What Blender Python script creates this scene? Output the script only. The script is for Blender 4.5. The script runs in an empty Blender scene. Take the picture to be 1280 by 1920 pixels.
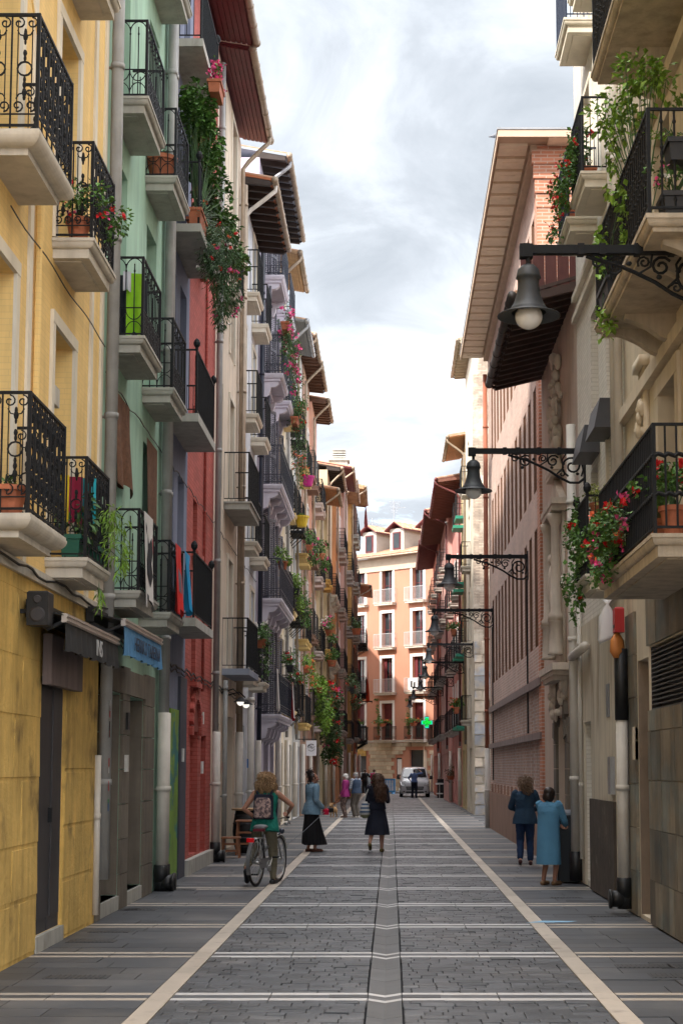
import bpy, math, random
import numpy as np
from mathutils import Vector, Matrix
R = math.radians
S = bpy.context.scene
COL = S.collection
# ---------------------------------------------------------------- camera
F_PX, TILT, EYE, VPX, VPY = 3000.0, R(6), 1.8, 733.0, 1440.0
PCY = VPY - F_PX*math.tan(TILT)
cd = bpy.data.cameras.new('camera'); cam = bpy.data.objects.new('camera', cd); COL.objects.link(cam)
cd.sensor_fit = 'VERTICAL'; cd.sensor_height = 36; cd.lens = F_PX/1920*36
cd.shift_x = (640-VPX)/1920; cd.shift_y = (PCY-960)/1920
cd.clip_end = 3000; cam.location = (0, 0, EYE); cam.rotation_euler = (R(90)+TILT, 0, 0)
S.camera = cam
# ---------------------------------------------------------------- world, sun, exposure
SUN = Vector((.42, .43, -.50)).normalized()
W = bpy.data.worlds.new('World'); S.world = W; W.use_nodes = True
nt = W.node_tree; N = nt.nodes; L = nt.links; N.clear()
sky = N.new('ShaderNodeTexSky'); sky.sky_type = 'NISHITA'; sky.sun_disc = False
sky.sun_elevation = math.asin(-SUN.z); sky.sun_rotation = R(225); sky.air_density = 1.0; sky.dust_density = 1.5
tc = N.new('ShaderNodeTexCoord'); sp = N.new('ShaderNodeSeparateXYZ'); L.new(tc.outputs['Generated'], sp.inputs[0])
def mth(op, a, b=None, c=None):
    n = N.new('ShaderNodeMath'); n.operation = op
    for i, q in enumerate((a, b, c)):
        if q is None: continue
        if isinstance(q, (int, float)): n.inputs[i].default_value = q
        else: L.new(q, n.inputs[i])
    return n.outputs[0]
zz = mth('ADD', mth('MAXIMUM', sp.outputs[2], 0.0), .18)
cb = N.new('ShaderNodeCombineXYZ'); L.new(mth('DIVIDE', sp.outputs[0], zz), cb.inputs[0]); L.new(mth('DIVIDE', sp.outputs[1], zz), cb.inputs[1])
def wnoise(scale, off, detail=9, rough=.55, dist=.4):
    mp = N.new('ShaderNodeMapping'); mp.inputs['Location'].default_value = off; L.new(cb.outputs[0], mp.inputs[0])
    n = N.new('ShaderNodeTexNoise'); n.inputs['Scale'].default_value = scale; n.inputs['Detail'].default_value = detail
    n.inputs['Roughness'].default_value = rough; n.inputs['Distortion'].default_value = dist; L.new(mp.outputs[0], n.inputs[0]); return n.outputs['Fac']
def wramp(fac, stops):
    r = N.new('ShaderNodeValToRGB'); e = r.color_ramp.elements
    while len(e) < len(stops): e.new(.5)
    for i, (p, c) in enumerate(stops): e[i].position = p; e[i].color = (*c, 1)
    L.new(fac, r.inputs[0]); return r.outputs[0]
shade = mth('ADD', mth('MULTIPLY', wnoise(.85, (8.86, -10.85, 4.73), 4, .5, .3), .72), mth('MULTIPLY', wnoise(3.2, (5, 1, 2), 9, .6, .8), .28))
ccol = wramp(shade, [(.33, (.086, .092, .097)), (.41, (.128, .132, .136)), (.47, (.182, .185, .187)), (.53, (.40, .395, .39)), (.58, (1.05, 1.0, .96))])
gain = N.new('ShaderNodeMixRGB'); gain.blend_type = 'MULTIPLY'; gain.inputs[0].default_value = 1
gain.inputs[2].default_value = (CLOUD := (7.0, 7.35, 7.85, 1)); L.new(ccol, gain.inputs[1])
cover = N.new('ShaderNodeMapRange'); cover.inputs[1].default_value = .30; cover.inputs[2].default_value = .42
L.new(wnoise(1.5, (7.7, 2.2, 0), 8, .6, .6), cover.inputs[0])
mixc = N.new('ShaderNodeMixRGB'); L.new(cover.outputs[0], mixc.inputs[0]); L.new(sky.outputs[0], mixc.inputs[1]); L.new(gain.outputs[0], mixc.inputs[2])
bg = N.new('ShaderNodeBackground'); bg.inputs[1].default_value = .10; L.new(mixc.outputs[0], bg.inputs[0])
wo = N.new('ShaderNodeOutputWorld'); L.new(bg.outputs[0], wo.inputs[0])
sl = bpy.data.lights.new('sun', 'SUN'); sl.energy = .85; sl.angle = R(3); sl.color = (1, .93, .84)
so = bpy.data.objects.new('sun', sl); COL.objects.link(so); so.rotation_euler = SUN.to_track_quat('-Z', 'Y').to_euler(); so.location = (-30, -30, 40)
S.view_settings.view_transform = 'Standard'; S.view_settings.look = 'None'; S.view_settings.gamma = 1; S.view_settings.exposure = 3.12
S.view_settings.use_curve_mapping = False
S.cycles.max_bounces = 8; S.cycles.diffuse_bounces = 6; S.cycles.glossy_bounces = 3; S.cycles.use_denoising = True
# ---------------------------------------------------------------- pixel helpers (real points on real planes)
_c, _s = math.cos(TILT), math.sin(TILT)
def ray(px, py):
    a = (px-VPX)/F_PX; b = (PCY-py)/F_PX; return (a, _c-b*_s, _s+b*_c)
def atX(px, py, X):
    r = ray(px, py); t = X/r[0]; return Vector((X, r[1]*t, EYE+r[2]*t))
def atY(px, py, Y):
    r = ray(px, py); t = Y/r[1]; return Vector((r[0]*t, Y, EYE+r[2]*t))
def gr(px, py, z=0):
    r = ray(px, py); t = (z-EYE)/r[2]; return Vector((r[0]*t, r[1]*t, z))
# ---------------------------------------------------------------- mesh builder
class MB:
    def __init__(s): s.v = []; s.f = []
    def quad(s, *p):
        n = len(s.v); s.v += [tuple(q) for q in p]; s.f.append(tuple(range(n, n+len(p)))); return s
    def hexa(s, p):
        n = len(s.v); s.v += [tuple(q) for q in p]
        s.f += [tuple(n+i for i in q) for q in ((0,3,2,1),(4,5,6,7),(0,1,5,4),(1,2,6,5),(2,3,7,6),(3,0,4,7))]; return s
    def box(s, x0, x1, y0, y1, z0, z1):
        return s.hexa([(x0,y0,z0),(x1,y0,z0),(x1,y1,z0),(x0,y1,z0),(x0,y0,z1),(x1,y0,z1),(x1,y1,z1),(x0,y1,z1)])
    def bbox(s, x0, x1, y0, y1, z0, z1, b):   # box with bevelled top edge
        s.box(x0, x1, y0, y1, z0, z1-b); n = len(s.f); s.f.pop(n-5)
        k = len(s.v); s.v += [(x0+b,y0+b,z1),(x1-b,y0+b,z1),(x1-b,y1-b,z1),(x0+b,y1-b,z1)]
        m = k-4; s.f += [(k,k+1,k+2,k+3)]+[(m+i, m+(i+1)%4, k+(i+1)%4, k+i) for i in range(4)]; return s
    def obox(s, c, sz, rot):
        c = Vector(c); h = Vector(sz)/2; P = []
        for z in (-1, 1):
            for x, y in ((-1,-1),(1,-1),(1,1),(-1,1)): P.append(c+rot@Vector((x*h.x, y*h.y, z*h.z)))
        return s.hexa(P)
    def tube(s, pts, r, n=6, caps=True, closed=False, sq=None):
        P = [Vector(p) for p in pts]; m = len(P)
        if m < 2: return s
        rr = r if isinstance(r, (list, tuple)) else [r]*m
        T = []
        for i in range(m):
            if closed: d = P[(i+1) % m]-P[i-1]
            else: d = P[min(i+1, m-1)]-P[max(i-1, 0)]
            if d.length < 1e-9: d = Vector((0, 0, 1))
            T.append(d.normalized())
        up = Vector((0, 0, 1)) if abs(T[0].z) < .9 else Vector((0, 1, 0))
        a = T[0].cross(up).normalized(); base = len(s.v)
        for i in range(m):
            a = (a-T[i]*a.dot(T[i])); a = a.normalized() if a.length > 1e-6 else T[i].orthogonal().normalized()
            b = T[i].cross(a)
            for k in range(n):
                q = 2*math.pi*(k+.5)/n; s.v.append(tuple(P[i]+a*(math.cos(q)*rr[i])+b*(math.sin(q)*rr[i])))
        for i in range(m if closed else m-1):
            j = (i+1) % m
            for k in range(n):
                s.f.append((base+i*n+k, base+i*n+(k+1) % n, base+j*n+(k+1) % n, base+j*n+k))
        if caps and not closed:
            s.f.append(tuple(base+k for k in range(n))[::-1]); s.f.append(tuple(base+(m-1)*n+k for k in range(n)))
        return s
    def loft(s, rings, closed=True, cap=True):
        b = len(s.v); n = len(rings[0])
        for r in rings: s.v += [tuple(p) for p in r]
        for i in range(len(rings)-1):
            for k in range(n if closed else n-1):
                s.f.append((b+i*n+k, b+i*n+(k+1) % n, b+(i+1)*n+(k+1) % n, b+(i+1)*n+k))
        if cap and closed:
            s.f.append(tuple(b+k for k in range(n))[::-1]); s.f.append(tuple(b+(len(rings)-1)*n+k for k in range(n)))
        return s
    def lathe(s, prof, c=(0,0,0), n=16, sx=1, sy=1, cap=True):
        return s.loft([[(c[0]+r*sx*math.cos(2*math.pi*k/n), c[1]+r*sy*math.sin(2*math.pi*k/n), c[2]+z) for k in range(n)] for r, z in prof], cap=cap)
    def prism(s, poly, f0, f1, fn):  # poly in 2D, fn(a,b,t)->3D
        n = len(poly); return s.loft([[fn(a, b, f0) for a, b in poly], [fn(a, b, f1) for a, b in poly]])
    def blob(s, c, r, n=8, m=6, rot=None):
        c = Vector(c); r = (r, r, r) if isinstance(r, (int, float)) else r; rings = []
        for j in range(m+1):
            t = math.pi*min(max(j/m, .02), .98); ring = []
            for k in range(n):
                q = 2*math.pi*k/n; p = Vector((r[0]*math.sin(t)*math.cos(q), r[1]*math.sin(t)*math.sin(q), -r[2]*math.cos(t)))
                ring.append(c+(rot@p if rot else p))
            rings.append(ring)
        return s.loft(rings)
    def cap(s, p0, r0, p1, r1, n=10):
        p0 = Vector(p0); p1 = Vector(p1); d = (p1-p0); d = d.normalized() if d.length > 1e-6 else Vector((0, 0, 1))
        return s.tube([p0-d*r0*.98, p0-d*r0*.7, p0, p1, p1+d*r1*.7, p1+d*r1*.98], [r0*.2, r0*.71, r0, r1, r1*.71, r1*.2], n)
    def leaf(s, p, d, nrm, l, w):
        p = Vector(p); d = d.normalized(); sd = d.cross(nrm)
        sd = sd.normalized() if sd.length > 1e-5 else d.orthogonal().normalized(); up = sd.cross(d)
        n = len(s.v); s.v += [tuple(p), tuple(p+d*l*.5+sd*w*.5+up*w*.16), tuple(p+d*l-up*l*.12), tuple(p+d*l*.5-sd*w*.5+up*w*.16)]
        s.f += [(n, n+1, n+2), (n, n+2, n+3)]; return s
    def mesh(s, name, mat, smooth=False):
        me = bpy.data.meshes.new(name); me.from_pydata(s.v, [], s.f); 
        if mat: me.materials.append(mat)
        if smooth: me.polygons.foreach_set('use_smooth', [True]*len(me.polygons))
        me.update(); return me
    def build(s, name, mat, parent=None, smooth=False, loc=(0,0,0), rz=0, **tags):
        return put(name, s.mesh(name, mat, smooth), parent, loc, rz, **tags)
def put(name, me, parent=None, loc=(0,0,0), rz=0, **tags):
    o = bpy.data.objects.new(name, me); COL.objects.link(o); o.location = loc
    if rz: o.rotation_euler = (0, 0, rz)
    o.parent = parent
    for k, v in tags.items():
        if v is not None: o[k] = v
    return o
CACHE = {}
def inst(key, fn):
    if key not in CACHE: CACHE[key] = fn()
    return CACHE[key]
def thing(name, label, category, loc=(0,0,0), rz=0, group=None):
    return put(name, None, None, loc, rz, label=label, category=category, group=group)
def textmesh(txt, size, font_extr=.002):
    cu = bpy.data.curves.new('t', 'FONT'); cu.body = txt; cu.size = size; cu.extrude = font_extr; cu.align_x = 'CENTER'; cu.align_y = 'CENTER'; cu.resolution_u = 3
    o = bpy.data.objects.new('t', cu); COL.objects.link(o); dg = bpy.context.evaluated_depsgraph_get()
    me = bpy.data.meshes.new_from_object(o.evaluated_get(dg)); bpy.data.objects.remove(o); bpy.data.curves.remove(cu); return me
# ---------------------------------------------------------------- materials
MATS = {}
def M(name, col, rough=.8, var=.12, scale=1.5, streak=0., bump=0., bscale=40., metal=0., brick=None, rnd=0., spec=.4, col2=None, c2=(.45,.6), c2scale=3., emit=0., local=False, bdist=.01, alpha=None, trans=0., stretch=None):
    if name in MATS: return MATS[name]
    m = bpy.data.materials.new(name); m.use_nodes = True; t = m.node_tree; n = t.nodes; l = t.links
    b = n['Principled BSDF']; b.inputs['Roughness'].default_value = rough; b.inputs['Metallic'].default_value = metal
    b.inputs['Specular IOR Level'].default_value = spec
    if local: src = n.new('ShaderNodeTexCoord').outputs['Object']
    else: src = n.new('ShaderNodeNewGeometry').outputs['Position']
    def mp(sc):
        k = n.new('ShaderNodeMapping'); k.inputs['Scale'].default_value = sc; l.new(src, k.inputs[0]); return k.outputs[0]
    def noise(v, sc, det=6, ro=.6):
        k = n.new('ShaderNodeTexNoise'); k.inputs['Scale'].default_value = sc; k.inputs['Detail'].default_value = det; k.inputs['Roughness'].default_value = ro
        l.new(v, k.inputs[0]); return k.outputs['Fac']
    def rng(v, a, bb, lo, hi):
        k = n.new('ShaderNodeMapRange'); k.inputs[1].default_value = a; k.inputs[2].default_value = bb; k.inputs[3].default_value = lo; k.inputs[4].default_value = hi; l.new(v, k.inputs[0]); return k.outputs[0]
    def mix(mode, f, c1, c2_):
        k = n.new('ShaderNodeMixRGB'); k.blend_type = mode
        for i, q in enumerate((f, c1, c2_)):
            if isinstance(q, (int, float)): k.inputs[i].default_value = q
            elif isinstance(q, tuple): k.inputs[i].default_value = (*q, 1)
            else: l.new(q, k.inputs[i])
        return k.outputs[0]
    c = None
    hgt = None
    base = tuple(col)
    if brick:
        bw, bh, mort, mcol = brick
        k = n.new('ShaderNodeSeparateXYZ'); l.new(src, k.inputs[0]); a = n.new('ShaderNodeMath'); l.new(k.outputs[0], a.inputs[0]); l.new(k.outputs[1], a.inputs[1])
        cbn = n.new('ShaderNodeCombineXYZ'); l.new(a.outputs[0], cbn.inputs[0]); l.new(k.outputs[2], cbn.inputs[1])
        bt = n.new('ShaderNodeTexBrick'); bt.inputs['Scale'].default_value = 1; bt.inputs['Brick Width'].default_value = bw; bt.inputs['Row Height'].default_value = bh
        bt.inputs['Mortar Size'].default_value = mort; bt.inputs['Mortar Smooth'].default_value = .3
        bt.inputs['Color1'].default_value = (*[q*(1-var) for q in col], 1); bt.inputs['Color2'].default_value = (*[min(1, q*(1+var)) for q in col], 1); bt.inputs['Mortar'].default_value = (*mcol, 1)
        l.new(cbn.outputs[0], bt.inputs[0]); base = bt.outputs['Color']
        inv = n.new('ShaderNodeMath'); inv.operation = 'SUBTRACT'; inv.inputs[0].default_value = 1; l.new(bt.outputs['Fac'], inv.inputs[1]); hgt = inv.outputs[0]
    c = base
    if col2: c = mix('MIX', rng(noise(mp(stretch or (1,1,1)), c2scale), c2[0], c2[1], 0, 1), c, tuple(col2))
    if var:
        v = rng(noise(src, scale), .3, .7, 1-var, 1+var); cc = n.new('ShaderNodeCombineXYZ'); [l.new(v, cc.inputs[i]) for i in range(3)]
        c = mix('MULTIPLY', 1.0, c, cc.outputs[0])
    if streak:
        v = rng(noise(mp((2.2, 2.2, .22)), 2.5, 7, .65), .42, .75, 1, 1-streak); cc = n.new('ShaderNodeCombineXYZ'); [l.new(v, cc.inputs[i]) for i in range(3)]
        c = mix('MULTIPLY', 1.0, c, cc.outputs[0])
    if rnd:
        oi = n.new('ShaderNodeObjectInfo').outputs['Random']; ge = n.new('ShaderNodeNewGeometry').outputs['Random Per Island']
        a = n.new('ShaderNodeMath'); l.new(oi, a.inputs[0]); l.new(ge, a.inputs[1]); fr = n.new('ShaderNodeMath'); fr.operation = 'FRACT'; l.new(a.outputs[0], fr.inputs[0])
        v = rng(fr.outputs[0], 0, 1, 1-rnd, 1+rnd); cc = n.new('ShaderNodeCombineXYZ'); [l.new(v, cc.inputs[i]) for i in range(3)]
        c = mix('MULTIPLY', 1.0, c, cc.outputs[0])
    if isinstance(c, tuple): b.inputs['Base Color'].default_value = (*c, 1)
    else: l.new(c, b.inputs['Base Color'])
    if bump or brick:
        h = noise(mp(stretch or (1,1,1)), bscale, 5)
        if hgt:
            a = n.new('ShaderNodeMath'); a.operation = 'MULTIPLY_ADD'; l.new(h, a.inputs[0]); a.inputs[1].default_value = .5; l.new(hgt, a.inputs[2]); h = a.outputs[0]
        k = n.new('ShaderNodeBump'); k.inputs['Strength'].default_value = bump or .4; k.inputs['Distance'].default_value = bdist; l.new(h, k.inputs['Height']); l.new(k.outputs[0], b.inputs['Normal'])
    if emit: b.inputs['Emission Color'].default_value = (*col, 1); b.inputs['Emission Strength'].default_value = emit
    if trans: b.inputs['Transmission Weight'].default_value = trans
    MATS[name] = m; return m
iron = M('black_iron', (.010,.011,.013), .62, .2, 8, spec=.22)
iron_old = M('weathered_iron', (.03,.028,.027), .6, .3, 10, spec=.4, col2=(.07,.04,.025), c2=(.58,.75), c2scale=6)
glass = M('window_glass', (.025,.03,.035), .06, .3, .8, spec=.7)
white_paint = M('white_paint', (.72,.71,.68), .6, .06, 4)
wood_brown = M('brown_wood', (.11,.05,.028), .55, .25, 3, bump=.2, stretch=(20,20,2), bscale=4)
wood_maroon = M('maroon_wood', (.12,.02,.025), .55, .2, 3)
wood_dark = M('dark_wood', (.035,.024,.02), .6, .25, 3, bump=.3, stretch=(20,20,2), bscale=4)
wood_orange = M('orange_wood', (.42,.17,.06), .6, .2, 3, bump=.3, stretch=(4,20,20), bscale=4)
wood_grey = M('grey_louvre_paint', (.10,.10,.12), .6, .15, 3)
terracotta = M('terracotta', (.40,.13,.065), .8, .2, 9, bump=.2)
tile_m = M('roof_tile', (.40,.22,.13), .85, .25, 3, rnd=.25, col2=(.30,.26,.20), c2=(.5,.65))
zinc = M('zinc_gutter', (.34,.27,.20), .5, .2, 4, metal=.3)
zinc_g = M('grey_zinc', (.33,.34,.36), .45, .2, 4, metal=.4)
pvc = M('cream_pipe', (.62,.58,.52), .5, .10, 3, streak=.25)
pvc_grey = M('grey_pipe', (.30,.30,.29), .5, .15, 3, streak=.3)
rubber = M('black_plastic', (.014,.014,.015), .5, .2, 6)
leaf_g = M('green_leaf', (.075,.17,.03), .55, .3, 6, rnd=.45, spec=.4)
leaf_l = M('light_leaf', (.17,.30,.035), .5, .25, 6, rnd=.4, spec=.4)
leaf_d = M('dark_leaf', (.045,.10,.03), .55, .3, 6, rnd=.45, col2=(.13,.12,.03), c2=(.58,.7), c2scale=5)
red_f = M('red_petal', (.62,.012,.016), .6, .15, 9, rnd=.3)
pink_f = M('pink_petal', (.75,.08,.26), .6, .15, 9, rnd=.35)
orange_f = M('orange_petal', (.75,.16,.07), .6, .15, 9, rnd=.3)
white_f = M('white_petal', (.8,.76,.72), .6, .1, 9, rnd=.15)
skin = M('skin', (.50,.27,.19), .5, .1, 12)
skin_dk = M('tanned_skin', (.36,.17,.11), .5, .1, 12)
# ================================================================= GROUND
rg = random.Random(4)
g_far = M('ground_stone', (.16,.155,.15), .8, .15, .6)
MB().quad((-400,-60,-.14),(400,-60,-.14),(400,900,-.14),(-400,900,-.14)).build('ground', g_far, kind='structure')
mortar = M('paving_joint', (.026,.026,.028), .9, .4, 3)
street = MB().box(-3.9, 6, -6, 128, -.10, -.062).build('street', mortar, kind='structure')
m_slab = M('grey_paving_slab', (.068,.072,.080), .5, .16, .9, rnd=.17, bump=.25, bscale=60, bdist=.003, col2=(.112,.110,.110), c2=(.48,.66), c2scale=.7, spec=.35)
m_sett = M('dark_sett', (.060,.064,.071), .48, .22, 2.5, rnd=.34, bump=.5, bscale=45, bdist=.006, col2=(.105,.104,.106), c2=(.52,.68), c2scale=.8, spec=.4)
m_band = M('pale_band_stone', (.42,.365,.305), .6, .12, 2, rnd=.10, bump=.15, bscale=50, bdist=.003, col2=(.24,.20,.17), c2=(.55,.75), c2scale=4)
m_band2 = M('pale_grey_band_stone', (.50,.49,.485), .5, .12, 2, rnd=.10, col2=(.38,.36,.36), c2=(.55,.75), c2scale=4)
m_drain = M('channel_stone', (.105,.106,.108), .55, .15, 3, rnd=.10, bump=.2, bscale=50, bdist=.003)
CX, HALF = -.05, 1.7
def zp(x): return 0.
unit = {}
def unit_mesh(kind, mat, b):
    def f():
        m = MB(); m.bbox(-.5, .5, -.5, .5, -1, 0, b); return m.mesh(kind, mat)
    return inst(('unit', kind), f)
pieces = {'paving_slab': [], 'sett': [], 'band_stone': [], 'channel_stone': []}
def piece(kind, mat, x0, x1, y0, y1, dz=0., thick=.055):
    pieces[kind].append((mat, x0, x1, y0, y1, zp((x0+x1)/2)+dz, thick))
XL, XR = -3.5, 3.02
YB0, DY = 12.72, 2.86
bands = [YB0+DY*k for k in range(-2, 36)]
def rows(x0, x1, y0, y1, depth, lmin, lmax, kind, mat, gap, jit):
    n = max(1, round((y1-y0)/depth)); d = (y1-y0)/n
    for i in range(n):
        x = x0
        off = rg.uniform(.2, 1)
        while x < x1-.02:
            l = rg.uniform(lmin, lmax)*off; off = 1; e = min(x+l, x1)
            if x1-e < lmin*.4: e = x1
            gy = gap if kind != 'sett' else rg.uniform(.001, .003); gx = gap if kind != 'sett' else rg.uniform(.0008, .0042)
            piece(kind, mat, x+gx, e-gx, y0+i*d+gy, y0+(i+1)*d-gy, rg.uniform(-jit, jit) if rg.random() > .03 else -.007); x = e
for yb in bands:
    y1 = yb; y0 = yb-DY+.42
    far = yb > 60
    rows(XL, -1.91, y0, y1, .41, .7, 1.0, 'paving_slab', m_slab, .004, .0015)
    rows(1.79, XR if not 49 < yb < 64 else 5.5, y0, y1, .41, .7, 1.0, 'paving_slab', m_slab, .004, .0015)
    if yb > 49: rows(XR, 5.5, y0, y1, .41, .7, 1.0, 'paving_slab', m_slab, .004, .0015)
    for a, b_ in ((-1.73, CX-.144), (CX+.144, 1.61)):
        rows(a, b_, y0, y1, (.15 if not far else .2), .13, .28 if not far else .4, 'sett', m_sett, .0035, .003)
    # the cross band: two pale strips with grey slabs between
    for a, b_, mt in ((XL, -1.91, m_band), (-1.73, CX-.135, m_band2), (CX+.135, 1.61, m_band2), (1.79, XR, m_band)):
        n = max(1, round((b_-a)/.95))
        for i in range(n):
            u0 = a+(b_-a)*i/n; u1 = a+(b_-a)*(i+1)/n
            piece('band_stone', mt, u0+.004, u1-.004, y1+.004, y1+.118, .001); piece('band_stone', mt, u0+.004, u1-.004, y1+.302, y1+.416, .001)
            piece('paving_slab', m_slab, u0+.004, u1-.004, y1+.124, y1+.296, 0)
    for a, b_ in ((-1.905, -1.735), (1.615, 1.785)):
        yy = y0-.0
        for ya, yc in ((y0, y0+.5*(y1-y0)), (y0+.5*(y1-y0), y1), (y1, y1+.42)):
            piece('band_stone', m_band, a, b_, ya+.004, yc-.004, .002)
    for k in range(3):
        piece('channel_stone', m_drain, CX-.13, CX+.13, y0+(y1-y0)*k/3+.004, y0+(y1-y0)*(k+1)/3-.004)
    piece('channel_stone', m_band2, CX-.13, CX+.13, y1+.004, y1+.11); piece('channel_stone', m_drain, CX-.13, CX+.13, y1+.115, y1+.30); piece('channel_stone', m_band2, CX-.13, CX+.13, y1+.305, y1+.416)
def vpiece(m, x0, x1, y0, y1, z, th):   # channel stone: a shallow V
    c = (x0+x1)/2; d = .02
    for a, b_, za, zb in ((x0, c, 0, -d), (c, x1, -d, 0)):
        m.hexa([(a,y0,z-th),(b_,y0,z-th),(b_,y1,z-th),(a,y1,z-th),(a,y0,z+za),(b_,y0,z+zb),(b_,y1,z+zb),(a,y1,z+za)])
for kind, lst in pieces.items():
    lst = [p for p in lst if p[4] > 10.5]
    lst.sort(key=lambda p: p[3]); near, rest = lst[:300], lst[300:]
    for mt, x0, x1, y0, y1, z, th in near:
        if kind == 'channel_stone':
            def f():
                m = MB(); vpiece(m, -.5*(x1-x0), .5*(x1-x0), -.5, .5, 0, th); return m.mesh(kind, mt)
            o = put(kind, inst(('ch', mt.name), f), street, ((x0+x1)/2, (y0+y1)/2, z)); o.scale = (1, y1-y0, 1)
        else:
            o = put(kind, unit_mesh(kind+mt.name, mt, .05 if kind == 'sett' else .008), street, ((x0+x1)/2, (y0+y1)/2, z)); o.scale = (x1-x0, y1-y0, th)
            if kind == 'sett': o.rotation_euler = (rg.gauss(0, .02), rg.gauss(0, .012), rg.gauss(0, .004))
    for mt in {p[0] for p in rest}:
        m = MB()
        for q, x0, x1, y0, y1, z, th in rest:
            if q is not mt: continue
            if kind == 'channel_stone': vpiece(m, x0, x1, y0, y1, z, th)
            else:
                n0 = len(m.f); m.bbox(x0, x1, y0, y1, z-th, z, .004 if kind == 'sett' else .003)
        m.build(kind+'s', mt, street, kind='stuff')
# covers let into the slabs
m_cover = M('dark_cover', (.05,.05,.052), .5, .25, 20)
def cover(x0, x1, y0, y1):
    m = MB(); m.box(x0, x1, y0, y1, -.02, .0045)
    n = int((x1-x0)/.045)
    for i in range(n):
        u = x0+.02+(x1-x0-.04)*i/n; m.box(u, u+.018, y0+.02, y1-.02, .0045, .008)
    m.build('drain_cover', m_cover, street)
for px, py, w, d in ((145, 1832, .55, .25), (172, 1765, .5, .25), (205, 1747, .45, .2), (230, 1705, .4, .3), (265, 1705, .4, .3), (1205, 1812, .5, .25), (1265, 1812, .3, .3), (1060, 1683, .45, .2), (1140, 1718, .5, .2), (965, 1617, .62, 1.1), (345, 1668, .35, .3), (1250, 1830, .3, .3)):
    p = gr(px, py); cover(p.x-w/2, p.x+w/2, p.y-d/2, p.y+d/2)
for k, sg in ((0, -1), (0, 1)):
    x0 = CX+.14 if sg > 0 else CX-.44
    MB().box(x0, x0+.3, bands[2]+.13, bands[2]+.29, -.02, .004).build('drain_cover', m_cover, street)

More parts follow.
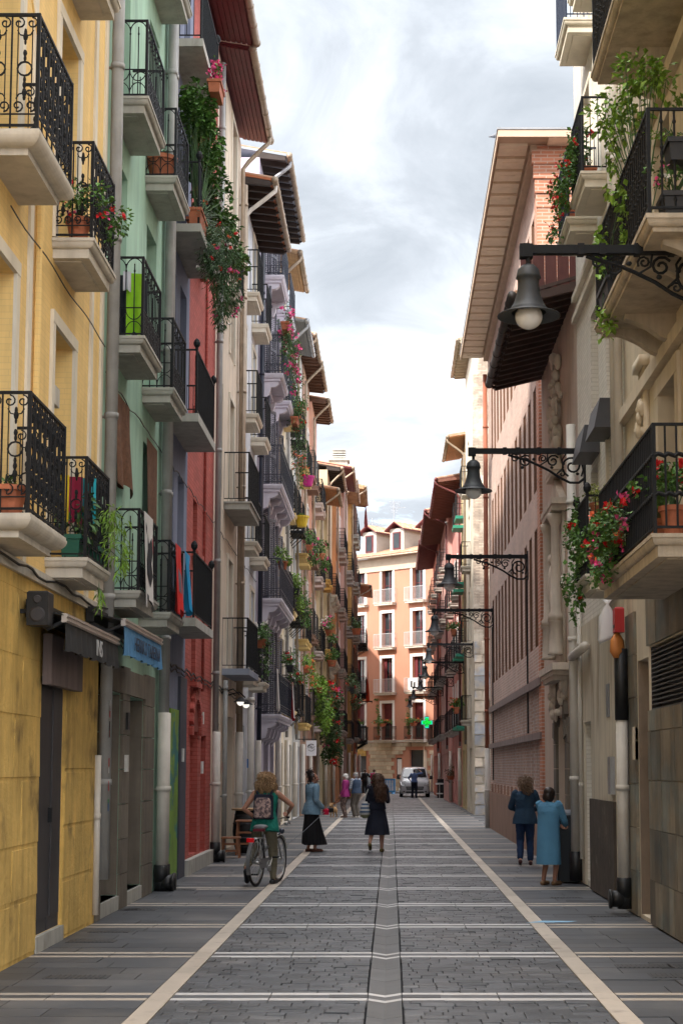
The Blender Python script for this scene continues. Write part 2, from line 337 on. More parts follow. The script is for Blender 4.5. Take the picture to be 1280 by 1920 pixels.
# ================================================================= RAILINGS
def spiral(cx, cz, r, a0, turns, n=12, sgn=1, shrink=.25):
    return [(cx+(r*(1-(1-shrink)*i/n))*math.cos(a0+sgn*turns*2*math.pi*i/n), cz+(r*(1-(1-shrink)*i/n))*math.sin(a0+sgn*turns*2*math.pi*i/n)) for i in range(n+1)]
def arc(cx, cz, r, a0, a1, n=8, rz=None):
    return [(cx+r*math.cos(a0+(a1-a0)*i/n), cz+(rz or r)*math.sin(a0+(a1-a0)*i/n)) for i in range(n+1)]
def panel(m, o, d, ln, h, style, rb=.008):
    """one side of a railing; o = start, d = unit direction, drawn in (s,z)"""
    def P(s, z): return (o[0]+d[0]*s, o[1]+d[1]*s, o[2]+z)
    def T(pts, r=None, n=4): m.tube([P(*p) for p in pts], r or rb, n)
    def D(s, z, r, k=1.6): m.blob(P(s, z), (r, r, r*k), 5, 4)
    T([(0, h), (ln, h)], .018)
    if style == 'plain':
        T([(0, .07), (ln, .07)], .012); n = max(2, round(ln/.105))
        for i in range(n+1): T([(ln*i/n, .07), (ln*i/n, h)])
    elif style == 'twin':
        T([(0, .07), (ln, .07)], .012); T([(0, h-.16), (ln, h-.16)], .010); T([(0, .26), (ln, .26)], .010); n = max(2, round(ln/.11))
        for i in range(n+1):
            T([(ln*i/n, .07), (ln*i/n, h)])
            if i < n: T(arc(ln*(i+.5)/n, h-.08, .045, 0, 2*math.pi, 8), .006); T(arc(ln*(i+.5)/n, .165, .045, 0, 2*math.pi, 8), .006)
    elif style == 'ornate':
        T([(0, .04), (ln, .04)], .014); T([(0, .14), (ln, .14)], .008); n = max(2, round(ln/.20)); w = ln/n
        for i in range(n+1): T([(ln*i/n, 0), (ln*i/n, h)], .010)
        for i in range(n):
            c = w*(i+.5); r = w*.23
            for zt, up in ((h-.02-r, 1), (.16+r, -1)):
                for sg in (-1, 1):
                    T([(c+sg*r*1.05+sg*a-0*sg, b) for a, b in [(q[0]*sg, q[1]) for q in spiral(0, zt, r, up*math.pi/2, 1.15, 12, -up*1)]], .008)
                D(c, zt-up*r*1.5, .016, 2.0); D(c, zt-up*r*2.3, .024, 1.6); D(c, zt-up*r*3.2, .012, 2.4)
                T([(c-w*.3, zt-up*r*1.2), (c-w*.2, zt-up*r*2.0), (c, zt-up*r*2.2), (c+w*.2, zt-up*r*2.0), (c+w*.3, zt-up*r*1.2)], .007)
            T(arc(c, h*.53, w*.27, 0, 2*math.pi, 12), .010)
            for k in (-1, 1): D(c, h*.53+k*w*.42, .015, 2.0); D(c, h*.53+k*w*.62, .020, 1.5)
            T([(c-w*.27, .16), (c-w*.27, h-.05)], .006); T([(c+w*.27, .16), (c+w*.27, h-.05)], .006)
    elif style == 'arch':
        T([(0, .03), (ln, .03)], .013); T([(0, .36), (ln, .36)], .009); n = max(2, 2*round(ln/.26)); w = ln/n
        for i in range(n+1):
            T([(w*i, 0), (w*i, h-.08)], .009)
            D(w*i, h-.17, .014)
        for i in range(0, n, 2):
            T(arc(w*i+w, h-.15, w, 0, math.pi, 10, .14), .008)
            T(arc(w*i+w, .36, w, math.pi, 2*math.pi, 8, .15), .007); T(arc(w*i+w, .04, w, 0, math.pi, 8, .15), .007)
            if ln > .8:
                for k in (-1, 1): T(arc(w*i+w+k*w*.42, .20, w*.36, 0, 2*math.pi, 10, .13), .011)
    elif style == 'turned':
        T([(0, .06), (ln, .06)], .016); n = max(2, round(ln/.125))
        for i in range(n+1):
            s = ln*i/n; T([(s, .06), (s, h)], .011, 5)
            for z in (.14, .36, .50, .64, h-.1): D(s, z*h/1.0 if z < .9 else z, .019, 1.2)
            D(s, h*.42, .016, 3.0); D(s, h*.57, .016, 3.0)
    elif style == 'twist':
        T([(0, .06), (ln, .06)], .016); n = max(2, round(ln/.105))
        for i in range(n+1):
            T([(ln*i/n, .06), (ln*i/n, h)], .012)
        for zc, r in ((h*.72, .028), (h*.36, .028)):
            k = int(ln/.03); T([(ln*i/k, zc+.012*math.sin(i*2.1)) for i in range(k+1)], .022, 5)
def rail_mesh(w, over, h, style, mat, knobs):
    def f():
        m = MB(); i = .04; x0, x1, y1 = -w/2+i, w/2-i, -over+i
        panel(m, (x0, 0, 0), (0, -1), over-i, h, style); panel(m, (x1, 0, 0), (0, -1), over-i, h, style)
        panel(m, (x0, y1, 0), (1, 0), x1-x0, h, style)
        for x in (x0, x1):
            m.box(x-.016, x+.016, y1-.016, y1+.016, -.04, h+.012)
            if knobs: m.lathe([(.012,0),(.03,.01),(.022,.03),(.05,.07),(.055,.11),(.04,.15),(.012,.18)], (x, y1, h), 10)
        return m.mesh('railing', mat)
    return inst(('rail', round(w, 2), round(over, 2), h, style, mat.name, knobs), f)
def slab_mesh(w, over, style, mat):
    def f():
        m = MB()
        def lay(i, z0, z1): m.box(-w/2+i, w/2-i, -over+i, .06, z0, z1)
        def ovolo(i0, z0, i1, z1, n=5):   # curved step from (inset i0,z0) down to (i1,z1)
            rings = []
            for k in range(n+1):
                t = k/n; i = i0+(i1-i0)*(1-math.cos(t*math.pi/2)); z = z0+(z1-z0)*math.sin(t*math.pi/2)
                rings.append([(-w/2+i,.05,z),(-w/2+i,-over+i,z),(w/2-i,-over+i,z),(w/2-i,.05,z)])
            m.loft(rings)
        if style == 'mould':
            lay(0, -.035, 0); ovolo(.012, -.035, .05, -.10); lay(.065, -.20, -.10)
            m.box(-w/2+.16, w/2-.16, -over+.16, .04, -.212, -.2)
        elif style == 'round':
            lay(.01, -.03, 0); ovolo(0, -.03, .11, -.13, 7); lay(.13, -.19, -.13)
        elif style == 'plain': lay(0, -.13, 0)
        elif style == 'tile': lay(-.02, -.03, 0); lay(.02, -.16, -.03)
        elif style == 'iron':
            lay(0, -.06, 0); lay(-.012, -.10, -.075)
            for x in (-w/2+.06, 0, w/2-.06):
                m.tube([(x, -over+.08, -.08), (x, 0, -.45)], .018, 4); m.tube([(x, 0, -.08), (x, 0, -.45)], .014, 4)
        elif style == 'bracket':
            lay(0, -.045, 0); ovolo(.012, -.045, .06, -.11); lay(.07, -.15, -.11)
            prof = [(0,-.15),(-over+.20,-.15),(-over+.20,-.20),(-over+.32,-.24),(-over*.4,-.30),(-over*.22,-.40),(0,-.46)]
            for c in (-w/2+.35, -w/2+.95, w/2-.95, w/2-.35): m.prism(prof, c-.07, c+.07, lambda a, b, t: (t, a, b))
        elif style == 'corbel':
            lay(0, -.05, 0); ovolo(.015, -.05, .07, -.13); lay(.08, -.19, -.13)
            prof = [(0,-.19),(-over+.14,-.19),(-over+.12,-.26),(-over+.22,-.34),(-over+.34,-.36),(-over*.42,-.46),(-over*.34,-.60),(-over*.12,-.66),(0,-.78)]
            n = max(2, round(w/1.0))
            for k in range(n):
                c = -w/2+.22+(w-.44)*k/max(1, n-1)
                m.prism(prof, c-.09, c+.09, lambda a, b, t: (t, a, b))
        return m.mesh('balcony', mat)
    return inst(('slab', round(w, 2), round(over, 2), style, mat.name), f)
# ================================================================= HOUSES
class House:
    def __init__(s, name, label, side, X, y0, y1, H, mat, depth=7., cat='house', rz=None, loc=None, w=None):
        s.side, s.X, s.y0, s.y1, s.H, s.mat, s.depth = side, X, y0, y1, H, mat, depth
        s.w = w if w else y1-y0; s.holes = []
        if loc is None:
            loc = (X, y0, 0) if side == 'L' else (X, y1, 0); rz = R(90) if side == 'L' else R(-90)
        s.r = thing(name, label, cat, loc, rz); s.rz = rz; s.loc = Vector(loc)
    def u(s, Y): return Y-s.y0 if s.side == 'L' else (s.y1-Y if s.side == 'R' else Y)
    def P(s, u, y, z):   # local -> world
        return s.loc+Matrix.Rotation(s.rz, 3, 'Z')@Vector((u, y, z))
    def win(s, Y, w, z0, z1, rec=.22, frame=white_paint, surround=None, shutter=None, rows_=2, sw=.11, sill=None, blind=None):
        c = s.u(Y); x0, x1 = c-w/2, c+w/2; s.holes.append((x0, x1, z0, z1, rec))
        def f():
            m = MB(); a, hh, t, y = w/2, z1-z0, .055, 0
            m.box(-a, -a+t, y-.05, y+.02, 0, hh); m.box(a-t, a, y-.05, y+.02, 0, hh); m.box(-a+t, a-t, y-.05, y+.02, hh-t, hh); m.box(-a+t, a-t, y-.05, y+.02, 0, t+.12)
            m.box(-.04, .04, y-.055, y+.02, t+.12, hh-t)
            for k in range(1, rows_): m.box(-a+t, a-t, y-.045, y+.02, hh*k/rows_-.02+.05, hh*k/rows_+.02+.05)
            return m.mesh('window', frame)
        o = put('window', inst(('win', round(w,2), round(z1-z0,2), frame.name, rows_), f), s.r, (c, rec-.02, z0))
        def g():
            m = MB(); m.box(-w/2, 0, 0, .02, 0, z1-z0); return m.mesh('pane', glass)
        for k in (0, 1): put('pane', inst(('pane', round(w,2), round(z1-z0,2)), g), o, (k*w/2, -.012, 0))
        if blind: MB().box(-w/2+.02, w/2-.02, -.07, -.06, (z1-z0)*.45, z1-z0-.02).build('blind', blind, o)
        if surround:
            m = MB(); q = sw
            m.box(x0-q, x0, -.035, .0-.001, z0, z1); m.box(x1, x1+q, -.035, -.001, z0, z1); m.box(x0-q, x1+q, -.04, -.001, z1, z1+q)
            m.build('window_surround', surround, s.r)
        if sill: MB().box(x0-.12, x1+.12, -.12, -.001, z0-.09, z0).build('window_sill', sill, s.r)
        if shutter:
            def sh():
                m = MB(); a, hh = w/2-.02, z1-z0-.04
                m.box(0, .05, -.02, .02, 0, hh); m.box(a-.05, a, -.02, .02, 0, hh)
                for z in (0, hh*.45, hh-.08): m.box(.05, a-.05, -.02, .02, z, z+.08)
                z = .1
                while z < hh-.1:
                    m.hexa([(.05,-.018,z),(a-.05,-.018,z),(a-.05,-.010,z),(.05,-.010,z),(.05,.010,z+.04),(a-.05,.010,z+.04),(a-.05,.018,z+.04),(.05,.018,z+.04)]); z += .055
                return m.mesh('shutter', shutter)
            me = inst(('shut', round(w,2), round(z1-z0,2), shutter.name), sh)
            # folded open against the wall, standing out a little
            a_ = put('shutter', me, s.r, (x0-.01, -.05, z0), R(180-24)); b_ = put('shutter', me, s.r, (x1+.01, -.05, z0), R(24))
            a_.rotation_euler.z = R(180+24); b_.rotation_euler.z = R(-24)
        return o
    def bal(s, Y, w, z, over=.6, style='mould', mat=None, rail='plain', rmat=None, h=.98, knobs=False):
        o = put('balcony', slab_mesh(w, over, style, mat), s.r, (s.u(Y), 0, z))
        put('railing', rail_mesh(w, over, h, rail, rmat or iron, knobs), o)
        return o
    def pipe(s, Y, z0, z1, r=.05, mat=None, off=.08, elbow=False, u=None):
        c = s.u(Y) if u is None else u; m = MB(); m.tube([(c, -off, z0), (c, -off, z1)], r, 10)
        z = z0+1.1
        while z < z1: m.tube([(c, -off, z), (c, -off, z+.07)], r*1.18, 10); m.box(c-.015, c+.015, -off, 0, z+.01, z+.04); z += 2.2
        o = m.build('drainpipe', mat or pvc, s.r, True)
        if elbow:
            k = MB(); k.tube([(c,-off,z0+.02),(c,-off,z0-.22)], r*1.25, 10); k.tube([(c,-off-.02,z0-.24),(c,-off-.16,z0-.24)], r*1.35, 10); k.tube([(c,-off-.16,z0-.24),(c,-off-.19,z0-.24)], r*1.6, 10); k.tube([(c,-off,z0-.1),(c,-off,z0-.36)], r*1.2, 10)
            k.build('pipe_elbow', rubber, o, True)
        return o
    def eave(s, over=.7, style='rafter', mat=None, gut=zinc, roof=None, sp=.42, slope=.32, pipe_end=None, pm=None, H=None):
        H = H or s.H; w = s.w; mat = mat or wood_dark
        m = MB(); d = s.depth; zo = H-over*slope*.45
        def Z(y): return H+.16+(y)*slope*.55
        m.hexa([(0,-over,Z(-over)),(w,-over,Z(-over)),(w,d,Z(d)),(0,d,Z(d)),(0,-over,Z(-over)+.06),(w,-over,Z(-over)+.06),(w,d,Z(d)+.06),(0,d,Z(d)+.06)])
        ro = m.build('roof', roof or mat, s.r)
        t = MB(); n = max(3, int(w/.21))
        for i in range(n):
            c = w*(i+.5)/n
            t.loft([[(c+.095*math.cos(a), y, Z(y)+.06+.075*math.sin(a)) for a in (0, .6, 1.2, 1.94, 2.54, 3.14)] for y in (-over-.06, -over+.5, 1.2)], closed=False)
        t.build('roof_tiles', tile_m, ro, kind='stuff')
        def raft():
            k = MB(); 
            k.hexa([(-.05,-over+.04,Z(-over+.04)-.13),(.05,-over+.04,Z(-over+.04)-.13),(.05,.05,Z(0)-.17),(-.05,.05,Z(0)-.17),(-.05,-over+.04,Z(-over+.04)-.004),(.05,-over+.04,Z(-over+.04)-.004),(.05,.05,Z(0)-.004),(-.05,.05,Z(0)-.004)])
            k.tube([(0,-over+.04,Z(-over)-.07),(0,-over-.02,Z(-over)-.03)], [.045,.03], 4)
            return k.mesh('rafter', mat)
        if style == 'rafter':
            me = inst(('raft', s.r.name), raft); n = max(2, round(w/sp))
            for i in range(n+1): put('rafter', me, ro, (min(max(w*i/n, .06), w-.06), 0, 0))
        elif style == 'plank':
            n = 6
            for i in range(n):
                y0 = -over+.03+(over-.06)*i/n; y1 = y0+(over-.06)/n-.012
                MB().hexa([(.02,y0,Z(y0)-.035),(w-.02,y0,Z(y0)-.035),(w-.02,y1,Z(y1)-.035),(.02,y1,Z(y1)-.035),(.02,y0,Z(y0)-.003),(w-.02,y0,Z(y0)-.003),(w-.02,y1,Z(y1)-.003),(.02,y1,Z(y1)-.003)]).build('plank', mat, ro)
        # fascia at the near end and gutter
        e = MB(); e.tube([(-.02,-over-.07,Z(-over)+.02),(w+.02,-over-.07,Z(-over)+.02)], .075, 10)
        k = 0
        while k < w: e.tube([(k,-over-.07,Z(-over)+.02),(k+.04,-over-.07,Z(-over)+.02)], .086, 10); k += .8
        e.build('gutter', gut, s.r, True)
        if pipe_end is not None:
            x = pipe_end; q = MB(); q.tube([(x,-over-.07,Z(-over)-.02),(x,-over-.07,Z(-over)-.16),(x,-over*.8,Z(-over)-.34),(x,-.22,Z(-over)-.62),(x,-.09,Z(-over)-.80),(x,-.09,3.0)], .05, 8)
            q.build('drainpipe', pm or gut, s.r, True)
        return ro
    def done(s, top=None, z0=0., back=True):
        m = MB(); w, H = s.w, s.H
        us = sorted({0, w, *[min(max(h[i], 0), w) for h in s.holes for i in (0, 1)]}); zs = sorted({z0, H, *[min(max(h[i], z0), H) for h in s.holes for i in (2, 3)]})
        for a, b_ in zip(us, us[1:]):
            for c, d in zip(zs, zs[1:]):
                mu, mz = (a+b_)/2, (c+d)/2
                if any(h[0] < mu < h[1] and h[2] < mz < h[3] for h in s.holes): continue
                m.quad((a,0,c),(b_,0,c),(b_,0,d),(a,0,d))
        for x0, x1, c, d, rec in s.holes:
            m.quad((x0,0,c),(x0,rec,c),(x0,rec,d),(x0,0,d)); m.quad((x1,0,c),(x1,0,d),(x1,rec,d),(x1,rec,c))
            m.quad((x0,0,d),(x0,rec,d),(x1,rec,d),(x1,0,d)); m.quad((x0,0,c),(x1,0,c),(x1,rec,c),(x0,rec,c))
        e = .004; D = s.depth
        m.quad((e,0,z0),(e,D,z0),(e,D,H),(e,0,H)); m.quad((w-e,0,z0),(w-e,0,H),(w-e,D,H),(w-e,D,z0)); m.quad((0,0,H),(w,0,H),(w,D,H),(0,D,H)); m.quad((0,D,z0),(w,D,z0),(w,D,H),(0,D,H))
        s.wall = m.build('wall', s.mat, s.r); return s.wall
    def part(s, name, m, mat, smooth=False, parent=None): return m.build(name, mat, parent or s.r, smooth)
def plaster(name, col, **k):
    a = dict(rough=.9, var=.13, scale=.7, streak=.34, col2=tuple(q*.74 for q in col), c2=(.52, .76), c2scale=1.7, stretch=(1, 1, .3), bump=.25, bscale=35, bdist=.004); a.update(k); return M(name, col, **a)
# ================================================================= LEFT ROW
WX = -3.5
conc = M('pale_concrete', (.56,.52,.45), .85, .14, 2, streak=.25, bump=.3, bscale=40, bdist=.004, col2=(.33,.28,.22), c2=(.58,.78), c2scale=2.2)
conc_g = M('grey_concrete', (.42,.41,.37), .85, .14, 2, streak=.3, bump=.3, bscale=40, bdist=.004, col2=(.25,.22,.18), c2=(.58,.78), c2scale=2.2)
trim_c = M('cream_trim', (.70,.64,.53), .8, .08, 2, streak=.15)
trim_w = M('white_trim', (.74,.72,.70), .8, .06, 2, streak=.12)
dark_door = M('dark_door_paint', (.045,.042,.045), .55, .25, 2, streak=.3)
# ---- A: yellow house
yel = M('yellow_painted_brick', (.83,.58,.23), .85, .03, .6, streak=.22, bump=.22, bscale=30, bdist=.004, brick=(.27,.06,.004,(.74,.52,.22)))
yel_r = M('rough_ochre_render', (.66,.44,.13), .9, .25, 1.2, streak=.35, bump=.9, bscale=14, bdist=.02, col2=(.14,.095,.045), c2=(.54,.74), c2scale=1.6)
A = House('yellow_house', 'yellow painted brick house with ornate scrolled balconies and rough ochre base', 'L', WX, 4, 19.08, 18.5, yel)
for Yc in (13.95, 16.7):
    for z in (3.92, 7.25, 10.4, 13.5):
        A.win(Yc, 1.02, z+.02, z+2.45, .30, white_paint, trim_c, sw=.13)
        A.bal(Yc, 1.5 if Yc < 15 else 1.32, z, .44 if Yc > 15 else .5, 'round' if Yc < 15 else 'mould', conc, 'ornate', iron, 1.03)
A.holes.append((A.u(15.92), A.u(17.08), .16, 2.72, .05))
A.holes.append((A.u(11.4), A.u(13.9), .05, 2.9, .25))
A.done()
m = MB(); m.box(A.u(15.92), A.u(16.48), .0, .05, .16, 2.72); m.box(A.u(16.52), A.u(17.08), .0, .05, .16, 2.72); dd = m.build('door', dark_door, A.r)
for a, b_ in ((15.98, 16.44), (16.58, 17.02)):
    MB().box(A.u(a), A.u(b_), -.015, -.001, .3, 2.6).build('door_panel', dark_door, dd)
MB().box(A.u(16.40), A.u(16.45), -.05, -.016, 1.25, 1.4).build('door_handle', iron, dd)
MB().box(A.u(15.85), A.u(17.15), -.05, .16, 0, .155).build('doorstep', conc_g, A.r)
MB().box(A.u(11.4), A.u(13.9), .2, .25, .05, 2.9).build('shutter_door', dark_door, A.r)
rb = random.Random(3)
for (ua, ub) in ((13.92, 15.88), (17.12, 18.75)):       # rough blocks of the base
    z = .02; k = 0
    while z < 3.45:
        h = rb.uniform(.5, .66); z1 = min(z+h, 3.5); cuts = [ua]; 
        cuts += [ua+(ub-ua)*(.42 if k % 2 else .62)+rb.uniform(-.08, .08)] if ub-ua > 1.7 else []
        cuts.append(ub); k += 1
        for a, b_ in zip(cuts, cuts[1:]):
            d = rb.uniform(.033, .040); e = .003
            x0, x1 = A.u(a)+e, A.u(b_)-e
            MB().hexa([(x0,0,z+e),(x0,-d,z+e+.02),(x1,-d,z+e+.02),(x1,0,z+e),(x0,0,z1-e),(x0+.015,-d,z1-e-.02),(x1-.015,-d*rb.uniform(.7,1),z1-e-.02),(x1,0,z1-e)]).build('base_block', yel_r, A.r)
        z = z1
m = MB(); m.box(A.u(13.92), A.u(15.88), -.030, 0, .0, 3.6); m.box(A.u(17.12), A.u(18.98), -.030, 0, .0, 3.6); m.box(A.u(15.88), A.u(17.12), -.030, 0, 2.74, 3.6); m.build('base_render', yel_r, A.r)
MB().box(0, A.w, -.07, 0, 3.6, 3.72).build('string_course', conc, A.r)
sign_m = M('stained_brown_board', (.17,.13,.125), .6, .25, 1.5, streak=.6)
MB().box(A.u(15.75), A.u(17.35), -.16, -.07, 2.62, 3.12).build('shutter_box', sign_m, A.r)
for a in (15.05, 18.2, 18.85): MB().box(A.u(a)-.07, A.u(a)+.07, -.028, 0, 3.73, 18.4).build('pilaster_strip', trim_c, A.r)
A.pipe(19.02, .5, 18.5, .075, pvc_grey, .12); A.pipe(18.9, .1, 1.95, .04, pvc, .06)
m = MB(); m.tube([(A.u(15.25), -.05, 8.6), (A.u(15.25), -.05, 3.9)], .035, 6); m.tube([(A.u(12.9),-.05,9.4),(A.u(14.5),-.05,9.35),(A.u(15.25),-.06,8.6)], .010, 5); m.build('conduit', yel, A.r)
m = MB(); m.tube([(A.u(9.5+i*.35), -.10-.03*math.sin(i), 3.66+.025*math.sin(i*1.7)) for i in range(28)], .013, 5); m.tube([(A.u(14+i*.3), -.07, 6.85-.02*math.sin(i*.9)) for i in range(17)], .007, 4); m.build('cable', rubber, A.r)
MB().box(A.u(16.3), A.u(16.7), .02, .12, 5.6, 5.8).build('vent_box', conc, A.r)
steel_h = M('dull_steel', (.4,.4,.4), .4, .1, metal=.8)
# ---- B: mint house
mint = plaster('mint_plaster', (.355,.545,.425), streak=.22)
B = House('mint_house', 'mint green rendered house with arched iron balconies', 'L', WX, 19.08, 24.35, 19.2, mint)
for Yc in (20.1, 22.75):
    for z in (3.95, 7.12, 10.2, 13.3):
        B.win(Yc, .95, z+.02, z+2.45, .28, trim_c, None)
        B.bal(Yc, 1.55 if Yc < 21 else 1.42, z, .46, 'mould', conc_g, 'arch', iron, 1.0)
for a, b_ in ((19.35, 20.7), (21.3, 22.6)): B.holes.append((B.u(a), B.u(b_), .18, 2.75, .35))
B.done()
stone_d = M('dirty_ashlar', (.17,.145,.115), .85, .25, 1.2, streak=.35, bump=.6, bscale=25, bdist=.008, rnd=.12)
z = .0
for i in range(7):
    for a, b_ in ((19.12, 19.33), (20.72, 21.28), (22.62, 23.5)): MB().box(B.u(a), B.u(b_), -.04, .2, z+.004, z+.44).build('stone', stone_d, B.r)
    for a, b_ in ((19.36, 20.69), (21.31, 22.59)):
        if i < 1: MB().box(B.u(a), B.u(b_), -.03, .33, .004, .18).build('doorstep', conc_g, B.r)
    z += .446
for a, b_ in ((19.35, 20.7), (21.3, 22.6)):
    o = MB().box(B.u(a), B.u(b_), .28, .34, .19, 2.74).build('door', dark_door, B.r)
    for k in (0, 1):
        x0 = B.u(a)+.08+k*(b_-a)/2; x1 = x0+(b_-a)/2-.16; MB().box(x0, x1, .26, .279, .35, 1.1).build('door_panel', wood_dark, o); MB().box(x0, x1, .262, .279, 1.25, 2.6).build('door_pane', glass, o)
    MB().tube([(B.u((a+b_)/2)-.05,.22,1.15),(B.u((a+b_)/2)-.05,.22,1.45)], .015, 6).build('door_handle', steel_h, o)
for a, b_ in ((19.35, 20.7), (21.3, 22.6)):
    for x0, x1 in ((B.u(a)+.001, B.u(a)+.03), (B.u(b_)-.03, B.u(b_)-.001)): MB().box(x0, x1, .001, .275, .19, 2.74).build('jamb_stone', stone_d, B.r)
MB().box(B.u(19.12), B.u(22.6), -.05, -.001, 2.76, 3.08).build('lintel', stone_d, B.r)
steel = M('intercom_steel', (.38,.38,.38), .4, .1, 5, metal=.6)
ic = MB().box(B.u(21.85), B.u(22.2), .20, .27, 1.25, 1.85).build('intercom', steel, B.r)
m = MB()
for i in range(4):
    for j in range(8): m.box(B.u(21.9)+.065*i, B.u(21.9)+.065*i+.045, .192, .2, 1.33+j*.055, 1.36+j*.055)
m.build('buttons', M('brass_button', (.5,.32,.1), .4, 0), ic)
for dy in (0, .17):
    B.pipe(23.85+dy, 2.6, 19, .07, pvc_grey, .11); B.pipe(23.85+dy, .36, 2.62, .085, pvc, .12, True)
B.eave(.6, 'rafter', wood_dark, zinc_g)
# ---- C: slate blue house
slateb = plaster('slate_blue_plaster', (.20,.225,.315), streak=.2)
C = House('slate_blue_house', 'narrow slate blue house with plain black balconies and trailing flowers', 'L', WX, 24.35, 27.15, 18.2, slateb)
for z in (4.1, 7.3, 10.35, 13.4):
    C.win(25.05, .85, z+.02, z+2.5, .22, M('pale_blue_frame', (.52,.56,.66), .6, .08), None); C.win(26.35, .8, z+.02, z+2.5, .22, white_paint)
    C.bal(25.72, 2.45, z, .5, 'plain', conc_g, 'plain', iron, 1.02, True)
C.holes.append((C.u(25.3), C.u(26.25), .05, 2.75, .1)); C.done()
greendoor = M('painted_green_door', (.16,.30,.03), .5, .3, 2.5, col2=(.01,.16,.16), c2=(.52,.56), c2scale=2.1)
MB().box(C.u(25.3), C.u(26.25), -.03, .05, .06, 2.74).build('door', greendoor, C.r)
MB().box(C.u(26.3), C.u(27.1), -.05, -.001, 0, 3.3).build('ground_panel', M('navy_panel', (.05,.055,.08), .6, .2, 1), C.r)
C.eave(.6, 'plank', wood_maroon, zinc)
# ---- D: red brick house
redb = M('red_painted_brick', (.42,.095,.075), .8, .14, .8, streak=.12, bump=.5, bscale=30, bdist=.006, brick=(.25,.075,.010,(.36,.065,.05)))
D = House('red_house', 'narrow red painted brick house with small barred windows and arched door', 'L', WX, 27.15, 31.2, 16.4, redb)
for z in (3.3, 5.6, 8.2, 10.8, 13.2): D.win(28.3, .6, z, z+.95, .25, dark_door, None, sill=redb)
D.holes.append((D.u(28.0), D.u(29.1), .3, 2.45, .5)); D.holes.append((D.u(29.6), D.u(30.4), .25, 2.4, .3)); D.done()
m = MB(); m.box(D.u(28.0), D.u(29.1), .45, .5, .3, 3.0); m.box(D.u(29.6), D.u(30.4), .2, .3, .25, 2.4); m.build('door', M('red_door', (.27,.05,.035), .6, .2, 3), D.r)
for i in range(11):
    a = math.pi*i/10; MB().obox((D.u(28.55)+.66*math.cos(a), -.02, 2.45+.66*math.sin(a)), (.20,.10,.15), Matrix.Rotation(-a, 3, 'Y')).build('arch_brick', redb, D.r)
MB().prism(arc(D.u(28.55), 2.45, .55, 0, math.pi, 12), -.005, -.012, lambda a, b_, t: (a, t, b_)).build('arch_shade_plate', M('red_recess_shade', (.20,.04,.03), .7, .2), D.r)  # flat plate on the wall; the recess's shade is painted as darker red
MB().box(0, D.w, -.10, -.001, 0, .25).build('plinth', conc_g, D.r)
D.pipe(31.1, .36, 2.5, .08, pvc, .12, True); D.pipe(31.1, 2.5, 16, .06, pvc_grey, .10); D.pipe(29.5, 3.2, 16, .025, redb, .03)
D.eave(.7, 'plank', wood_maroon, zinc, roof=wood_maroon)
# ---- E: beige house
beige = plaster('beige_plaster', (.68,.58,.46), streak=.25)
E_ = House('beige_house', 'beige rendered house with square plain balconies and tan drainpipe', 'L', WX, 31.2, 36.1, 16.3, beige)
for z in (3.85, 7.35, 10.7, 13.6):
    E_.win(32.3, .85, z+.02, z+2.4, .2, wood_brown); E_.win(34.4, .95, z+.02, z+2.4, .2, wood_brown, trim_c)
for z, st in ((3.85, 'plain'), (7.35, 'tile')): E_.bal(34.3, 2.4, z, .56, st, conc_g if z > 5 else M('blue_grey_slab', (.26,.29,.36), .8, .1), 'plain', iron, 1.05)
E_.bal(32.6, 1.0, 11.6, .4, 'mould', conc, 'plain', iron, .8)
E_.holes.append((E_.u(31.5), E_.u(32.8), .1, 2.7, .4)); E_.holes.append((E_.u(33.3), E_.u(35.5), .1, 2.9, .4)); E_.done()
m = MB(); m.box(E_.u(31.5), E_.u(32.8), .3, .38, .1, 2.7); m.box(E_.u(33.3), E_.u(35.5), .3, .38, .1, 2.9); m.build('door', dark_door, E_.r)
MB().box(E_.u(32.0), E_.u(32.5), .285, .299, .9, 2.2).build('poster', M('magenta_poster', (.35,.03,.12), .6, .4, 3), E_.r)
E_.pipe(35.8, 2.6, 15.2, .075, zinc, .12); E_.pipe(35.8, .1, 2.6, .085, pvc, .12); E_.pipe(33.0, .1, 3.6, .05, pvc_grey, .09)
E_.eave(.62, 'plank', wood_maroon, zinc, roof=wood_maroon, pipe_end=4.5)
lit = M('lit_lamp', (1,.97,.86), .4, 0, emit=.13)
for Y in (33.0, 34.3):   # the two lit lamps over the bar
    m = MB(); m.tube([(E_.u(Y),0,3.35),(E_.u(Y),-.25,3.42),(E_.u(Y),-.38,3.30)], .015, 5); m.lathe([(.03,.10),(.05,.08),(.15,.0)], (E_.u(Y),-.40,3.15), 12, cap=False)
    o = m.build('wall_lamp', iron, E_.r); MB().blob((E_.u(Y),-.40,3.15), .075, 10, 8).build('bulb', lit, o, True)
